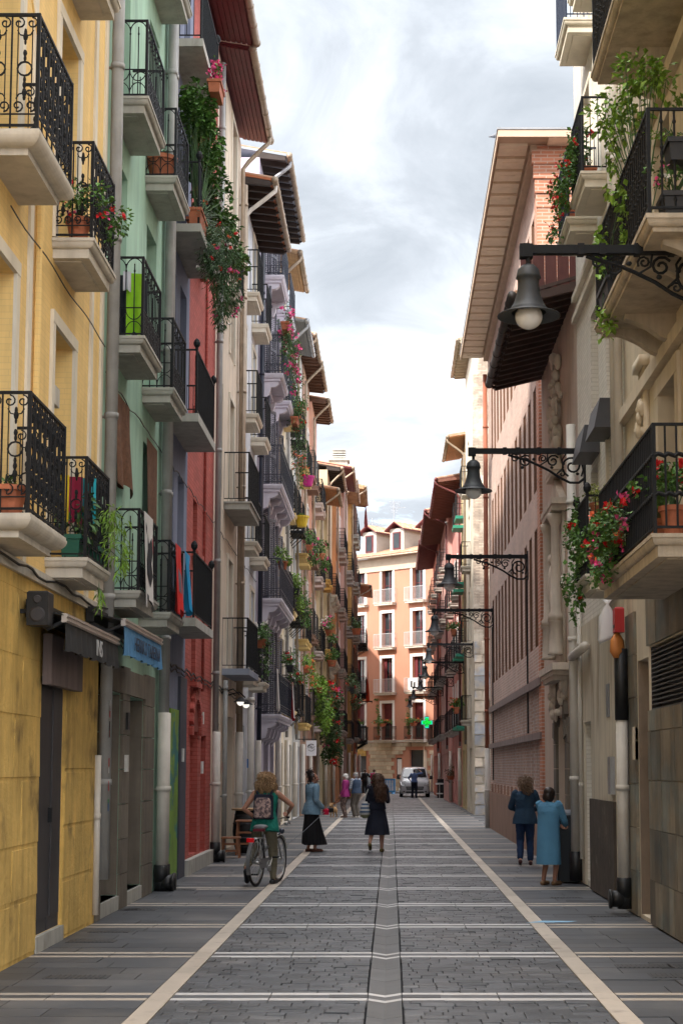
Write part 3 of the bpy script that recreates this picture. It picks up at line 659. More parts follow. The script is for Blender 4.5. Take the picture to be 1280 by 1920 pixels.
# ---- F: pale blue house
paleb = plaster('pale_blue_plaster', (.66,.70,.75), streak=.2)
Fh = House('pale_blue_house', 'pale blue grey house with dark rafters and long terracotta coloured eave', 'L', WX, 36.1, 41.2, 15.4, paleb)
for z in (3.9, 7.0, 10.0, 12.9):
    for Y in (37.2, 39.9): Fh.win(Y, .9, z+.02, z+2.3, .22, white_paint, trim_c)
    for Y in (37.2, 39.9): Fh.bal(Y, 1.35, z, .42, 'mould', trim_c, 'plain', iron, 1.02)
Fh.holes += [(Fh.u(37), Fh.u(38.3), .1, 2.8, .3), (Fh.u(39.2), Fh.u(40.6), .1, 2.8, .3)]; Fh.done()
m = MB(); m.box(Fh.u(37), Fh.u(38.3), .25, .29, .1, 2.8); m.box(Fh.u(39.2), Fh.u(40.6), .25, .29, .1, 2.8); m.build('door', wood_brown, Fh.r)
Fh.eave(.72, 'rafter', wood_dark, zinc, roof=M('terracotta_fascia', (.38,.13,.06), .8), sp=.5, pipe_end=.25, pm=pvc); Fh.pipe(40.9, .1, 2.5, .08, pvc, .12); Fh.pipe(38.7, .1, 3.5, .08, pvc, .12)
# ---- G: lilac house
lilac = plaster('lilac_plaster', (.53,.50,.61), streak=.15); lil_t = M('lilac_trim', (.66,.63,.70), .8, .08, 2, streak=.15)
navy_iron = M('navy_iron', (.016,.020,.036), .45, .15, 6)
G = House('lilac_house', 'lilac house with grey louvred shutters and balconies on carved corbels', 'L', WX, 41.2, 48.1, 18.0, lilac)
for z in (3.2, 6.25, 9.3, 12.3, 15.0):
    for Y in (43.0, 46.2):
        G.win(Y, 1.1, z+.02, z+2.45, .15, wood_grey, lil_t, wood_grey, sw=.14)
        m = MB(); m.box(G.u(Y)-.8, G.u(Y)+.8, -.22, 0, z+2.62, z+2.72); m.box(G.u(Y)-.72, G.u(Y)+.72, -.14, 0, z+2.55, z+2.62)
        for k in (-.66, .66): m.prism([(0,z+2.1),(-.06,z+2.15),(-.06,z+2.3),(-.15,z+2.5),(-.15,z+2.55),(0,z+2.55)], G.u(Y)+k-.06, G.u(Y)+k+.06, lambda a, b_, t: (t, a, b_))
        m.build('window_hood', lil_t, G.r)
    for Y in ((44.6,) if z < 12 else (43.0, 46.2)): G.bal(Y, 5.4 if z < 12 else 2.2, z, .62, 'corbel', lil_t, 'twin', navy_iron, 1.05)
G.holes += [(G.u(41.8), G.u(43.4), .1, 2.6, .3), (G.u(44.2), G.u(45.8), .1, 2.6, .3), (G.u(46.5), G.u(47.8), .1, 2.6, .3)]; G.done()
m = MB()
for a, b_ in ((41.8, 43.4), (44.2, 45.8), (46.5, 47.8)): m.box(G.u(a), G.u(b_), .22, .28, .1, 2.6)
m.build('shop_window', glass, G.r); G.pipe(41.35, 0, 17, .06, navy_iron, .1); G.pipe(48.0, .1, 3, .09, pvc, .14)
G.eave(.72, 'rafter', wood_dark, zinc, roof=M('grey_blue_fascia', (.30,.35,.40), .7), sp=.55, pipe_end=.3, pm=zinc_g)
# cables, plates and stickers along the ground floors
for h_, ya, yb in ((B, 19.1, 24.3), (C, 24.4, 27.1), (D, 27.2, 31.1), (E_, 31.3, 36.0), (Fh, 36.2, 41.1)):
    for z_, r_, dr in ((3.46, .014, .05), (3.40, .010, .07), (6.6, .008, .04)):
        n_ = 14; MB().tube([(h_.u(ya+(yb-ya)*i/n_), -.03-.01*math.sin(i), z_-dr*abs(math.sin(i*.9))+.02*math.sin(i*2.3)) for i in range(n_+1)], r_, 4).build('cable', rubber, h_.r)
rs = random.Random(9); stk = [M('sticker_'+n_, c_, .6, .2, 9) for n_, c_ in (('red', (.4,.03,.03)), ('white', (.6,.6,.58)), ('blue', (.03,.15,.4)), ('black', (.02,.02,.02)), ('green', (.05,.3,.1)))]
for i in range(12):
    z_ = rs.uniform(1.0, 2.6); MB().box(A.u(19.02)-.075, A.u(19.02)-.045, -.12-.062, -.12-.058, z_, z_+rs.uniform(.05, .12)).build('sticker', rs.choice(stk), A.r)
for h_, Y, z_, mt in ((B, 20.95, 1.75, stk[1]), (D, 29.35, 2.6, stk[1]), (D, 29.35, 1.7, stk[1]), (C, 26.6, 1.9, stk[1]), (E_, 33.05, 1.7, stk[0]), (B, 21.0, 2.3, stk[3]), (Fh, 38.7, 1.8, stk[2])):
    MB().box(h_.u(Y)-.07, h_.u(Y)+.07, -.075, -.041, z_, z_+.22).build('wall_plate', mt, h_.r)
# ---- the rest of the row, farther houses
def far_house(name, label, side, X, y0, y1, H, col, bays, floors, rail='plain', slab='mould', smat=None, rmat=None, frame=None, sur=None, shut=None, eave='rafter', emat=None, over=.62, gut=zinc, roof=None, bw=1.4, bo=.46, pipes=True, doors=True, knobs=False, skip=()):
    h = House(name, label, side, X, y0, y1, H, col)
    n = bays; rr = random.Random(int(y0*7))
    for i in range(n):
        Y = y0+(y1-y0)*(i+.5)/n
        for j, z in enumerate(floors):
            if z+2.3 > H-.1: continue
            h.win(Y, .9, z+.02, z+2.3, .2, frame or white_paint, sur, shut if z > 3 else None)
            if (i, j) not in skip: h.bal(Y, bw, z, bo, slab, smat or conc, rail, rmat or iron, 1.0, knobs)
    if doors:
        m = MB(); k = max(1, round((y1-y0)/2.6))
        for i in range(k):
            Y = y0+(y1-y0)*(i+.5)/k; h.holes.append((h.u(Y)-.6, h.u(Y)+.6, .08, 2.6, .3)); m.box(h.u(Y)-.6, h.u(Y)+.6, .25, .29, .08, 2.6)
        m.build('door', rr.choice((dark_door, wood_brown, glass)), h.r)
    h.done()
    if eave: h.eave(over, eave, emat or wood_dark, gut, roof=roof, sp=.5, pipe_end=.2 if side == 'L' else h.w-.2, pm=gut)
    if pipes:
        h.pipe(y1-.15, .1, 2.7, .08, pvc, .13, u=None); h.pipe(y0+.35, 2.8, H-.6, .05, pvc_grey, .09)
    return h
cream = plaster('cream_plaster', (.76,.67,.51)); cream2 = plaster('grey_cream_plaster', (.64,.60,.53)); whitep = plaster('white_blue_plaster', (.66,.68,.70))
brownp = plaster('rose_brown_plaster', (.54,.36,.28)); salmon = plaster('salmon_plaster', (.70,.40,.30)); paley = plaster('pale_yellow_plaster', (.68,.60,.40))
ochre = plaster('ochre_plaster', (.60,.38,.14)); orange = plaster('orange_plaster', (.64,.31,.15)); mauve = plaster('mauve_plaster', (.52,.38,.34)); coral = plaster('coral_plaster', (.62,.26,.17))
wood_tan = M('tan_plank', (.42,.27,.15), .7, .2, 3, bump=.3, stretch=(4,20,20), bscale=4)
wtrim_p = M('pinkish_slab', (.60,.50,.46), .8, .1, 2, streak=.2)
HH = far_house('cream_house', 'cream house with scrolled balconies between lilac and grey cream houses', 'L', WX, 48.1, 52.2, 17.6, cream, 2, (3.6, 6.75, 9.9, 13.0), 'ornate', 'mould', M('yellow_slab', (.62,.48,.26), .8, .1), sur=trim_c, eave='plank', emat=wood_tan)
HI = far_house('grey_cream_house', 'grey cream house with black strutted iron balconies', 'L', WX, 52.2, 56.8, 16.6, cream2, 2, (3.7, 6.8, 10.0, 13.2), 'plain', 'iron', iron, frame=wood_brown, eave='plank', emat=M('grey_sheet', (.20,.21,.22), .6), gut=zinc_g)
HJ = far_house('white_house', 'narrow bluish white house with tall windows', 'L', WX+.05, 56.8, 60.8, 17.4, whitep, 2, (3.4, 6.4, 9.5, 12.6), 'plain', 'mould', M('ochre_slab', (.60,.42,.16), .8, .1), eave='rafter', emat=wood_brown)
HK = far_house('rose_brown_house', 'rose brown house with brown slatted balconies', 'L', WX+.1, 60.8, 65.5, 17.4, brownp, 2, (3.8, 6.9, 10.0, 13.1), 'plain', 'tile', M('brown_slab', (.26,.16,.12), .8, .1), rmat=iron_old, frame=wood_brown, sur=trim_w, eave='rafter', emat=wood_brown)
HL = far_house('salmon_house', 'salmon pink house with scrolled rails and pale pink slabs', 'L', WX+.2, 65.5, 69.8, 17.0, salmon, 2, (3.5, 6.6, 9.7, 12.8), 'ornate', 'mould', wtrim_p, sur=trim_w, eave='rafter', emat=wood_brown)
HM = far_house('pale_yellow_house', 'pale yellow house with low orange wooden eave', 'L', WX+.35, 69.8, 74.4, 14.0, paley, 2, (3.9, 7.0, 10.1), 'plain', 'mould', M('orange_slab', (.62,.36,.10), .8, .1), eave='plank', emat=wood_orange, roof=tile_m, over=.75)
HN = far_house('buff_house', 'buff house with black square balconies and tiled dark eave', 'L', WX+.5, 74.4, 80.5, 15.8, plaster('buff_plaster', (.60,.49,.33)), 3, (3.6, 6.8, 9.9), 'plain', 'corbel', conc, eave='rafter', emat=wood_dark)
HO = far_house('orange_house', 'orange rendered house with maroon planked eave', 'L', WX+.7, 80.5, 87.5, 17.0, orange, 3, (3.7, 6.8, 9.9, 13.0), 'plain', 'mould', conc_g, sur=trim_w, eave='plank', emat=wood_maroon, over=.8)
HP = far_house('mauve_house', 'mauve brown house with many small balconies', 'L', WX+.9, 87.5, 95, 17.6, mauve, 3, (3.4, 6.5, 9.6, 12.7), 'plain', 'mould', conc_g, eave='rafter', emat=wood_tan)
HQ = far_house('ochre_house', 'ochre house with tall shutters and warm wooden eave', 'L', WX+1.1, 95, 102, 18.6, ochre, 3, (3.6, 6.7, 9.8, 12.9, 15.8), 'plain', 'mould', conc_g, shut=wood_brown, eave='rafter', emat=wood_tan, over=.8)
HR = far_house('coral_house', 'coral corner house with low orange wooden eave at the street end', 'L', WX+1.22, 102, 109, 13.4, coral, 3, (3.5, 6.6, 9.8), 'plain', 'iron', iron, eave='plank', emat=wood_orange, over=.9, bo=.7, roof=tile_m)
HS = House('recessed_house', 'set back buff house between the coral corner house and the peach house', 'L', -4.3, 109, 127.8, 13.2, plaster('buff_plaster', (.60,.49,.33))); HS.done(); HS.eave(.8, 'rafter', wood_brown, zinc)
# chimney above the row
m = MB(); m.box(-.5, .5, -.5, .5, 0, 1.5); m.box(-.6, .6, -.6, .6, 1.5, 1.62)
for k in range(4): m.box(-.38, .38, -.38, .38, 1.7+k*.14, 1.78+k*.14)
p = atY(636, 838, 92); m.build('chimney', conc_g, None, loc=(p.x, 92, p.z-2.4), label='grey louvred chimney standing above the orange house roof', category='chimney')
# ================================================================= RIGHT ROW
RX = 3.02
stone_b = plaster('beige_limestone', (.62,.54,.42), streak=.22, col2=(.46,.39,.29), c2=(.55,.75), c2scale=1.5)
N1 = House('limestone_house', 'ornate beige limestone house with long turned iron balconies and slate clad base', 'R', RX, 8, 20.4, 17.5, stone_b)
for Y in (14.6, 17.1):
    for z in (3.85, 6.75, 9.7, 12.6): N1.win(Y, 1.05, z+.02, z+2.1, .35, wood_brown, stone_b, sw=.2)
for z, st in ((3.85, 'twist'), (6.75, 'turned'), (9.7, 'turned')):
    b_ = N1.bal(15.75, 3.7, z, .74, 'bracket' if z > 5 else 'mould', M('weathered_limestone', (.50,.43,.34), .9, .2, 2, streak=.35, bump=.4, col2=(.20,.16,.12), c2=(.55,.75), c2scale=2), st, iron, .98)
N1.holes.append((N1.u(18.6), N1.u(16.0), 2.45, 3.2, .15)); N1.holes.append((N1.u(19.6), N1.u(18.78), .05, 3.1, .35))
N1.done()
m = MB(); m.box(N1.u(18.6), N1.u(16.0), .12, .15, 2.45, 3.2); m.build('vent_opening', rubber, N1.r)
for k in range(14): MB().box(N1.u(18.6), N1.u(16.0), .0, .05, 2.47+k*.052, 2.484+k*.052).build('louvre_slat', M('grey_slat', (.12,.12,.12), .5), N1.r)
MB().box(N1.u(19.6), N1.u(18.78), .25, .35, .05, 3.1).build('door', M('brown_stone_door', (.13,.085,.06), .7, .2, 1.5, streak=.3), N1.r)
MB().box(N1.u(19.6)+.001, N1.u(19.6)+.04, .001, .25, .05, 3.1).build('door_jamb', M('brown_jamb_stone', (.25,.19,.14), .8, .2, 2, streak=.3), N1.r)
MB().box(N1.u(18.62)+.001, N1.u(18.62)+.03, .001, .12, 2.45, 3.2).build('louvre_frame', dark_door, N1.r)
slate_t = M('slate_tile', (.22,.185,.135), .55, .3, 2.5, rnd=.4, bump=.5, bscale=18, bdist=.006, col2=(.17,.18,.16), c2=(.45,.6), c2scale=1.8, streak=.25)
rt = random.Random(8); z = .02
hs = [.50, .58, .56, .56, .245, .75, .65]
for i, h in enumerate(hs):
    y = 14.2+rt.uniform(0, .2)
    while y < 18.72:
        wd = rt.choice((.24, .3, .42, .5)); e = min(y+wd, 18.72)
        if e-y > .06 and not (z+h > 2.5 and z < 3.15 and e > 15.95 and y < 18.62):
            MB().box(N1.u(e)+.004, N1.u(y)-.004, -.03-rt.uniform(0, .008), -.001, z+.004, z+h-.004).build('slate_tile', slate_t, N1.r)
        y = e
    z += h
for i in range(7): MB().box(N1.u(20.38), N1.u(19.66), -.035-.004*(i % 2), -.001, .02+i*.53, .02+i*.53+.522).build('slate_tile', slate_t, N1.r)
for Yc in (18.6,):   # carved pilaster between the windows
    for z0 in (4.2, 7.2):
        m = MB(); m.box(N1.u(Yc)-.22, N1.u(Yc)+.22, -.06, -.001, z0-.3, z0+2.3)
        rr = random.Random(int(z0))
        for k in range(46):
            m.blob((N1.u(Yc)+rr.gauss(0, .07), -.06-rr.uniform(0, .05), z0+rr.uniform(.0, 2.0)), (rr.uniform(.03,.07), rr.uniform(.03,.06), rr.uniform(.04,.11)), 6, 5)
        m.box(N1.u(Yc)-.28, N1.u(Yc)+.28, -.12, -.001, z0+2.3, z0+2.42); m.build('carved_pilaster', stone_b, N1.r, True)
for z0 in (6.2, 9.15): MB().box(0, N1.w, -.10, -.001, z0, z0+.16).build('string_course', stone_b, N1.r)
N1.pipe(20.2, .42, 2.4, .075, pvc, .12, True); N1.pipe(20.2, 2.4, 3.3, .085, rubber, .12); N1.pipe(20.25, 4.2, 17, .06, pvc, .1)
MB().box(N1.u(19.75), N1.u(19.66), -.06, -.001, 1.9, 2.3).build('stone_plaque', stone_b, N1.r)
# ---- cream brick house
wbrick = M('cream_painted_brick', (.74,.70,.62), .85, .06, .8, streak=.16, bump=.5, bscale=25, bdist=.006, brick=(.25,.065,.010,(.64,.60,.52)))
N2 = House('cream_brick_house', 'tall cream painted brick house with shutter boxes and flower balconies', 'R', RX, 20.4, 25.5, 16.5, wbrick)
for z in (4.35, 9.85, 12.9):
    N2.win(21.5, .85, z+.02, z+2.3, .3, white_paint, trim_c, sw=.1); N2.bal(21.6, 1.3, z, .46, 'mould', trim_c, 'plain', iron, 1.05, z < 5)
    if z > 5: N2.win(23.7, .85, z+.02, z+2.3, .3, white_paint, trim_c, sw=.1); N2.bal(23.4, 1.3, z, .46, 'mould', trim_c, 'plain', M('blue_black_iron', (.012,.02,.045), .45), 1.05)
    else: N2.win(23.5, .8, z+.1, z+1.9, .2, dark_door, None)
for Y in (21.6, 23.3):
    N2.win(Y, .85, 7.0, 8.6, .2, wood_brown, None)
    MB().hexa([(N2.u(Y)-.5,-.001,6.35),(N2.u(Y)-.5,-.30,6.35),(N2.u(Y)+.5,-.30,6.35),(N2.u(Y)+.5,-.001,6.35),(N2.u(Y)-.5,-.001,6.75),(N2.u(Y)-.5,-.22,6.75),(N2.u(Y)+.5,-.22,6.75),(N2.u(Y)+.5,-.001,6.75)]).build('shutter_box', M('grey_metal_box', (.06,.06,.066), .5, .15, 4, metal=.2), N2.r)
N2.holes += [(N2.u(21.4), N2.u(20.75), .12, 2.25, .25), (N2.u(24.9), N2.u(24.0), .1, 2.5, .4)]
N2.done()
beige2 = plaster('worn_beige_render', (.62,.55,.43), streak=.35, col2=(.33,.26,.18), c2=(.56,.7), c2scale=1.2)
m = MB(); m.box(N2.u(25.45), N2.u(24.9)-.001, -.035, -.001, .02, 4.0); m.box(N2.u(24.0), N2.u(21.4)-.001, -.035, -.001, .02, 4.0); m.box(N2.u(24.9), N2.u(24.0), -.035, -.001, 2.5, 4.0); m.box(N2.u(21.4), N2.u(20.75), -.035, -.001, 2.3, 4.0); m.box(N2.u(20.75), N2.u(20.42), -.035, -.001, .02, 4.0); m.build('base_render', beige2, N2.r)
m = MB(); m.box(N2.u(24.0)+.001, N2.u(21.42), -.075, -.036, .02, 1.35); m.build('stone_dado', M('black_brown_stone', (.075,.058,.045), .8, .35, 2.5, bump=.8, bscale=10, bdist=.02, col2=(.16,.13,.10), c2=(.6,.7), c2scale=3), N2.r)
m = MB(); m.box(N2.u(21.4), N2.u(20.75), .2, .25, .12, 2.25); m.box(N2.u(24.9), N2.u(24.0), .3, .4, .1, 2.5); m.build('door', dark_door, N2.r)
MB().box(N2.u(21.75), N2.u(21.48), -.10, -.036, 1.45, 1.95).build('intercom', steel, N2.r)
MB().box(N2.u(22.2), N2.u(21.9), -.05, -.036, 2.5, 2.95).build('wall_plaque', M('grey_plaque', (.25,.26,.27), .5), N2.r)
for z0 in (9.0, 9.35): MB().box(0, N2.w, -.08, -.001, z0, z0+.10).build('string_course', trim_c, N2.r)
m = MB(); m.box(N2.w-.55, N2.w-.03, -.26, -.001, 7.7, 7.86); m.box(N2.w-.47, N2.w-.1, -.18, -.001, 7.5, 7.7); m.build('capital', trim_c, N2.r)
N2.pipe(25.35, .5, 7.3, .075, pvc, .13); N2.pipe(25.05, .4, 4.8, .035, pvc, .07); N2.pipe(20.55, 4.4, 16, .06, pvc, .10)
m = MB(); m.tube([(N2.u(25.35),-.13,.5),(N2.u(25.35),-.13,.05)], .10, 10); m.build('pipe_boot', rubber, N2.r, True)
m = MB(); m.tube([(N2.u(25.3),-.16,3.55),(N2.u(23.9),-.12,3.62)], .07, 10); m.build('drainpipe', pvc, N2.r, True)
# ---- portal house
pinkp = plaster('pinkish_beige_plaster', (.58,.46,.37), streak=.2)
carv = M('carved_sandstone', (.60,.52,.43), .9, .15, 2, streak=.25, bump=.6, bscale=20, bdist=.01)
N3 = House('portal_house', 'low pinkish house with carved baroque portal and deep carved dark eave', 'R', RX, 25.5, 31.6, 9.6, pinkp)
N3.holes.append((N3.u(29.0), N3.u(27.6), .05, 2.7, .5)); N3.done()
cY = N3.u(28.3)
MB().box(cY-.7, cY+.7, .42, .5, .05, 2.7).build('door', wood_dark, N3.r)
for k in (-1, 1):
    for i in range(6): MB().box(cY+k*.95-.22, cY+k*.95+.22, -.05, -.001, .03+i*.44, .46+i*.44).build('stone', stone_d, N3.r)
for i in range(9):
    a = math.pi*(i+.5)/9; MB().obox((cY+.9*math.cos(a), -.03, 2.3+.9*math.sin(a)), (.34,.10,.27), Matrix.Rotation(-a, 3, 'Y')).build('arch_stone', stone_d, N3.r)
m = MB(); rr = random.Random(5)
for k in (-1, 1):
    m.lathe([(.14,4.35),(.14,4.45),(.10,4.5),(.085,5.3),(.075,6.0),(.10,6.05),(.14,6.15),(.14,6.22)], (cY+k*.62, -.16, 0), 12); m.lathe([(.16,3.75),(.13,3.8),(.12,4.3),(.16,4.35)], (cY+k*.62, -.16, 0), 10)
    m.prism([(0,3.0),(-.10,3.1),(-.12,3.35),(-.22,3.5),(-.22,3.6),(0,3.6)], cY+k*.8-.1, cY+k*.8+.1, lambda a, b_, t: (t, a, b_))
m.box(cY-.8, cY+.8, -.05, -.001, 3.6, 6.25)
m.build('portal_columns', carv, N3.r, True)
m = MB()
for i, (e, z0, z1) in enumerate(((.95,3.30,3.38),(1.1,3.38,3.46),(1.25,3.46,3.58),(.9,6.25,6.35),(1.0,6.35,6.45),(.55,6.95,7.02),(.62,7.02,7.12))): m.box(cY-e, cY+e, -.12-.14*e, -.001, z0, z1)
m.prism([(cY-1.0,6.45),(cY+1.0,6.45),(cY,6.95)], -.12, -.001, lambda a, b_, t: (a, t, b_)); m.build('portal_cornice', carv, N3.r)
m = MB(); m.prism(arc(cY, 5.5, .36, 0, math.pi, 10)+[(cY-.36,4.4),(cY+.36,4.4)], -.056, -.09, lambda a, b_, t: (a, t, b_)); m.build('niche', stone_d, N3.r)
m = MB()
for k in range(120):   # coat of arms and carved swags
    q = rr.random(); 
    if q < .7: u_, z_ = cY+rr.gauss(0, .34), 7.15+abs(rr.gauss(0, .85))
    else: u_, z_ = cY+rr.choice((-1, 1))*rr.uniform(.45, 1.0), rr.uniform(2.75, 3.3)
    m.blob((u_, -.03-rr.uniform(0, .10), min(z_, 9.1)), (rr.uniform(.04,.11), rr.uniform(.04,.09), rr.uniform(.05,.16)), 7, 5)
m.box(cY-.22, cY+.22, -.12, -.001, 7.5, 8.3); m.build('carved_crest', carv, N3.r, True)
m = MB(); m.blob((cY, -.15, 5.0), (.12,.10,.42), 8, 6); m.blob((cY, -.16, 5.5), (.08,.08,.10), 8, 6); m.build('niche_figure', carv, N3.r, True)
darkw = M('black_brown_carved_wood', (.065,.038,.032), .6, .25, 3); plankw = M('maroon_gable_plank', (.13,.045,.042), .7, .25, 2, streak=.3)
ro = N3.eave(.98, 'rafter', darkw, M('dark_zinc', (.09,.08,.075), .4, .15, 5, metal=.4), roof=darkw, sp=.42, slope=.55)
zt = N3.H
for i in range(9): MB().box(N3.w-.06, N3.w-.01, -.9+i*.2, -.9+i*.2+.19, zt-.06+i*.045, zt+.62+i*.045).build('gable_plank', plankw, ro)
# ---- brick house
brk = M('pink_brick', (.55,.37,.30), .85, .13, .9, streak=.10, bump=.4, bscale=30, bdist=.004, brick=(.26,.07,.012,(.64,.54,.48)))
brk_r = M('red_brick', (.52,.22,.135), .85, .16, .9, bump=.4, bscale=30, bdist=.004, brick=(.27,.075,.012,(.58,.42,.34)))
stone_p = M('purple_grey_stone', (.27,.205,.19), .85, .15, 2, streak=.2, bump=.3); stone_s = M('pink_sandstone', (.34,.205,.15), .85, .12, 1.5, streak=.3, bump=.4)
N4 = House('brick_building', 'tall pink brick building with rows of narrow windows and coffered eave', 'R', RX, 32.0, 49.0, 14.5, brk)
n = 12; jamb_m = M('brown_jamb', (.17,.085,.05), .6, .2, 3)
for i in range(n):
    Y = 33.1+i*1.27
    for z0, z1 in ((4.3, 6.75), (7.55, 9.75), (11.0, 13.4)):
        w = .62; c = N4.u(Y); N4.holes.append((c-w/2, c+w/2, z0, z1, .28)); put('jamb', inst(('jamb', z1-z0), lambda: MB().box(.001, .05, -.006, .22, 0, z1-z0).box(.575, .619, -.006, .22, 0, z1-z0).mesh('jamb', jamb_m)), N4.r, (c-w/2, 0, z0))
        o = inst(('bw', z1-z0), lambda: (lambda m: (m.box(-.31,-.25,-.03,.03,0,z1-z0), m.box(.25,.31,-.03,.03,0,z1-z0), m.box(-.25,.25,-.03,.03,z1-z0-.06,z1-z0), m.box(-.25,.25,-.03,.03,0,.06), m.box(-.02,.02,-.03,.03,.06,z1-z0-.06), m.mesh('window', wood_brown))[-1])(MB()))
        q = put('window', o, N4.r, (c, .24, z0)); put('pane', inst(('bwp', z1-z0), lambda: MB().box(-.31,.31,.0,.02,0,z1-z0).mesh('pane', glass)), q)
    for z0, z1 in ((1.36, 2.38), (2.52, 3.45)):
        for k in (-.33, 0, .33): N4.holes.append((N4.u(Y)+k-.11, N4.u(Y)+k+.11, z0, z1, .3)); MB().box(N4.u(Y)+k-.109, N4.u(Y)+k-.095, .102, .26, z0, z1).build('jamb', dark_door, N4.r)  # dark lining puts the deep shade of the slits into the jamb colour
        MB().box(N4.u(Y)-.45, N4.u(Y)+.45, .26, .29, z0, z1).build('pane', glass, N4.r)
N4.done()
m = MB()
for i in range(n):
    Y = 33.1+i*1.27
    for k in (-.165, .165, -.50, .50): m.box(N4.u(Y)+k-.05, N4.u(Y)+k+.05, -.0015, .1, 1.36, 3.45)
m.build('stone_mullions', stone_p, N4.r)
m = MB(); m.box(0, N4.w, -.06, -.001, 2.38, 2.52); m.box(0, N4.w, -.06, -.001, 3.45, 3.62); m.build('stone_lintel', stone_p, N4.r)
m = MB(); m.box(0, N4.w, -.05, -.001, 0.0, 1.1); m.build('sandstone_base', stone_s, N4.r)
for i in range(n):
    Y = 33.1+i*1.27; MB().box(N4.u(Y)-.62, N4.u(Y)-.50, -.055, -.001, 1.1, 1.34).build('sill_block', stone_s, N4.r)
MB().box(N4.w-.55, N4.w+.004, -.02, .5, 1.1, 14.4).build('corner_brick', brk_r, N4.r)
MB().box(N4.w-.01, N4.w+.012, .0, 7, 9.0, 14.64).build('gable_wall', brk_r, N4.r)
for i in range(4): MB().box(N4.w-.01, N4.w+.03+i*.03, -.03-i*.03, 7, 13.3+i*.3, 13.6+i*.3-.01).build('brick_corbel', brk_r, N4.r)
N4.pipe(48.9, 2.4, 14, .07, M('red_brown_pipe', (.34,.12,.07), .6, .15, 3), .1); N4.pipe(48.9, 0, 2.4, .08, pvc, .1)
# deep coffered eave
soff = M('soffit_concrete', (.80,.70,.55), .85, .10, 1.5, streak=.1); soff_d = M('soffit_rib', (.55,.43,.32), .85, .12, 2)
ev = MB(); ov = .82; Hh = 14.55
ev.box(-.3, N4.w+.6, -ov, .05, Hh+.10, Hh+.16); ev.box(-.3, N4.w+.6, -ov-.03, -ov, Hh+.03, Hh+.18); ev.box(N4.w+.57, N4.w+.603, -ov-.03, 7, Hh+.03, Hh+.179)
ev.box(N4.w, N4.w+.56, .05, 7, Hh+.10, Hh+.16); ev.box(0, N4.w, -.14, -.001, Hh-.1, Hh+.099)
eo = ev.build('roof', soff_d, N4.r)
for i in range(24):
    u0 = -.2+i*(N4.w+.4)/24
    MB().box(u0+.04, u0+.60, -ov+.03, -.20, Hh+.045, Hh+.10).build('soffit_panel', soff, eo); MB().box(u0+.16, u0+.42, -ov+.16, -.34, Hh+.03, Hh+.045).build('soffit_panel', soff, eo)
for i in range(3): MB().box(N4.w+.06, N4.w+.52, .2+i*1.3, 1.3+i*1.3, Hh+.045, Hh+.10).build('soffit_panel', soff, eo)
m = MB(); m.box(-.3, N4.w+.62, -ov-.05, 7, Hh+.181, Hh+.22); m.build('roof_sheet', zinc_g, eo)
m = MB()
for i in range(14): m.tube([(N4.w+.1-i*.0, 1.5+i*.25, Hh+.26), (N4.w-2, 1.5+i*.25, Hh+.26)], .10, 6)
m.build('roof_tiles', tile_m, eo, kind='stuff')
# ---- corner house past the side lane: stone and brick flank
flank = M('narrow_buff_brick', (.44,.35,.27), .9, .2, 1.5, streak=.2, bump=.8, bscale=20, bdist=.01, brick=(.30,.06,.010,(.28,.23,.19)), col2=(.62,.54,.44), c2=(.5,.62), c2scale=1.2)
sunw = plaster('ivory_plaster', (.68,.62,.50), streak=.12)
N5 = House('corner_house', 'tall ivory corner house with buff brick flank above rough stone quoins', 'R', 3.2, 62.0, 68.0, 18.6, sunw)
for Y in (64.6,):
    for z in (3.7, 6.8, 9.9, 13.0): N5.win(Y, .9, z, z+2.1, .2, wood_brown, trim_c); N5.bal(Y, 1.3, z, .4, 'mould', conc, 'plain')
N5.holes.append((N5.u(65.5), N5.u(64.2), .1, 2.6, .3)); N5.done()
MB().box(N5.u(65.5), N5.u(64.2), .24, .29, .1, 2.6).build('door', wood_brown, N5.r)
MB().box(N5.w+.001, N5.w+.02, .001, 6.9, 5.0, 18.3).build('flank_wall', flank, N5.r)
rstone = M('rough_quoin_stone', (.40,.34,.27), .9, .2, 2, rnd=.32, bump=.9, bscale=9, bdist=.02, col2=(.30,.31,.33), c2=(.48,.6), c2scale=1.4)
rr = random.Random(12); z = 0
while z < 6.2:
    h = rr.uniform(.28, .55); y = .0
    while y < 2.2:
        wd = rr.uniform(.25, .6); e = .015; MB().hexa([(N5.w,y+e,z+e),(N5.w+.05+rr.uniform(0,.04),y+e,z+e),(N5.w+.05+rr.uniform(0,.04),y+wd-e,z+e),(N5.w,y+wd-e,z+e),(N5.w,y+e,z+h-e),(N5.w+.04,y+e+.02,z+h-e-.02),(N5.w+.05,y+wd-e-.02,z+h-e-.01),(N5.w,y+wd-e,z+h-e)]).build('stone', rstone, N5.r); y += wd
    z += h
N5.eave(.5, 'rafter', M('stone_bracket', (.42,.34,.24), .8), zinc, sp=.45)
yelw = plaster('straw_plaster', (.68,.55,.30)); redp = plaster('rose_red_plaster', (.66,.30,.26)); redp2 = plaster('dusky_pink_plaster', (.68,.40,.35))
green_i = M('green_sheet', (.03,.25,.17), .5, .1)
F1 = far_house('straw_house', 'straw yellow house with green balconies and short orange wooden eave', 'R', 3.25, 68, 73.5, 16.0, yelw, 2, (3.6, 6.7, 9.8, 12.7), 'plain', 'plain', green_i, eave='plank', emat=wood_orange, over=.75, roof=tile_m)
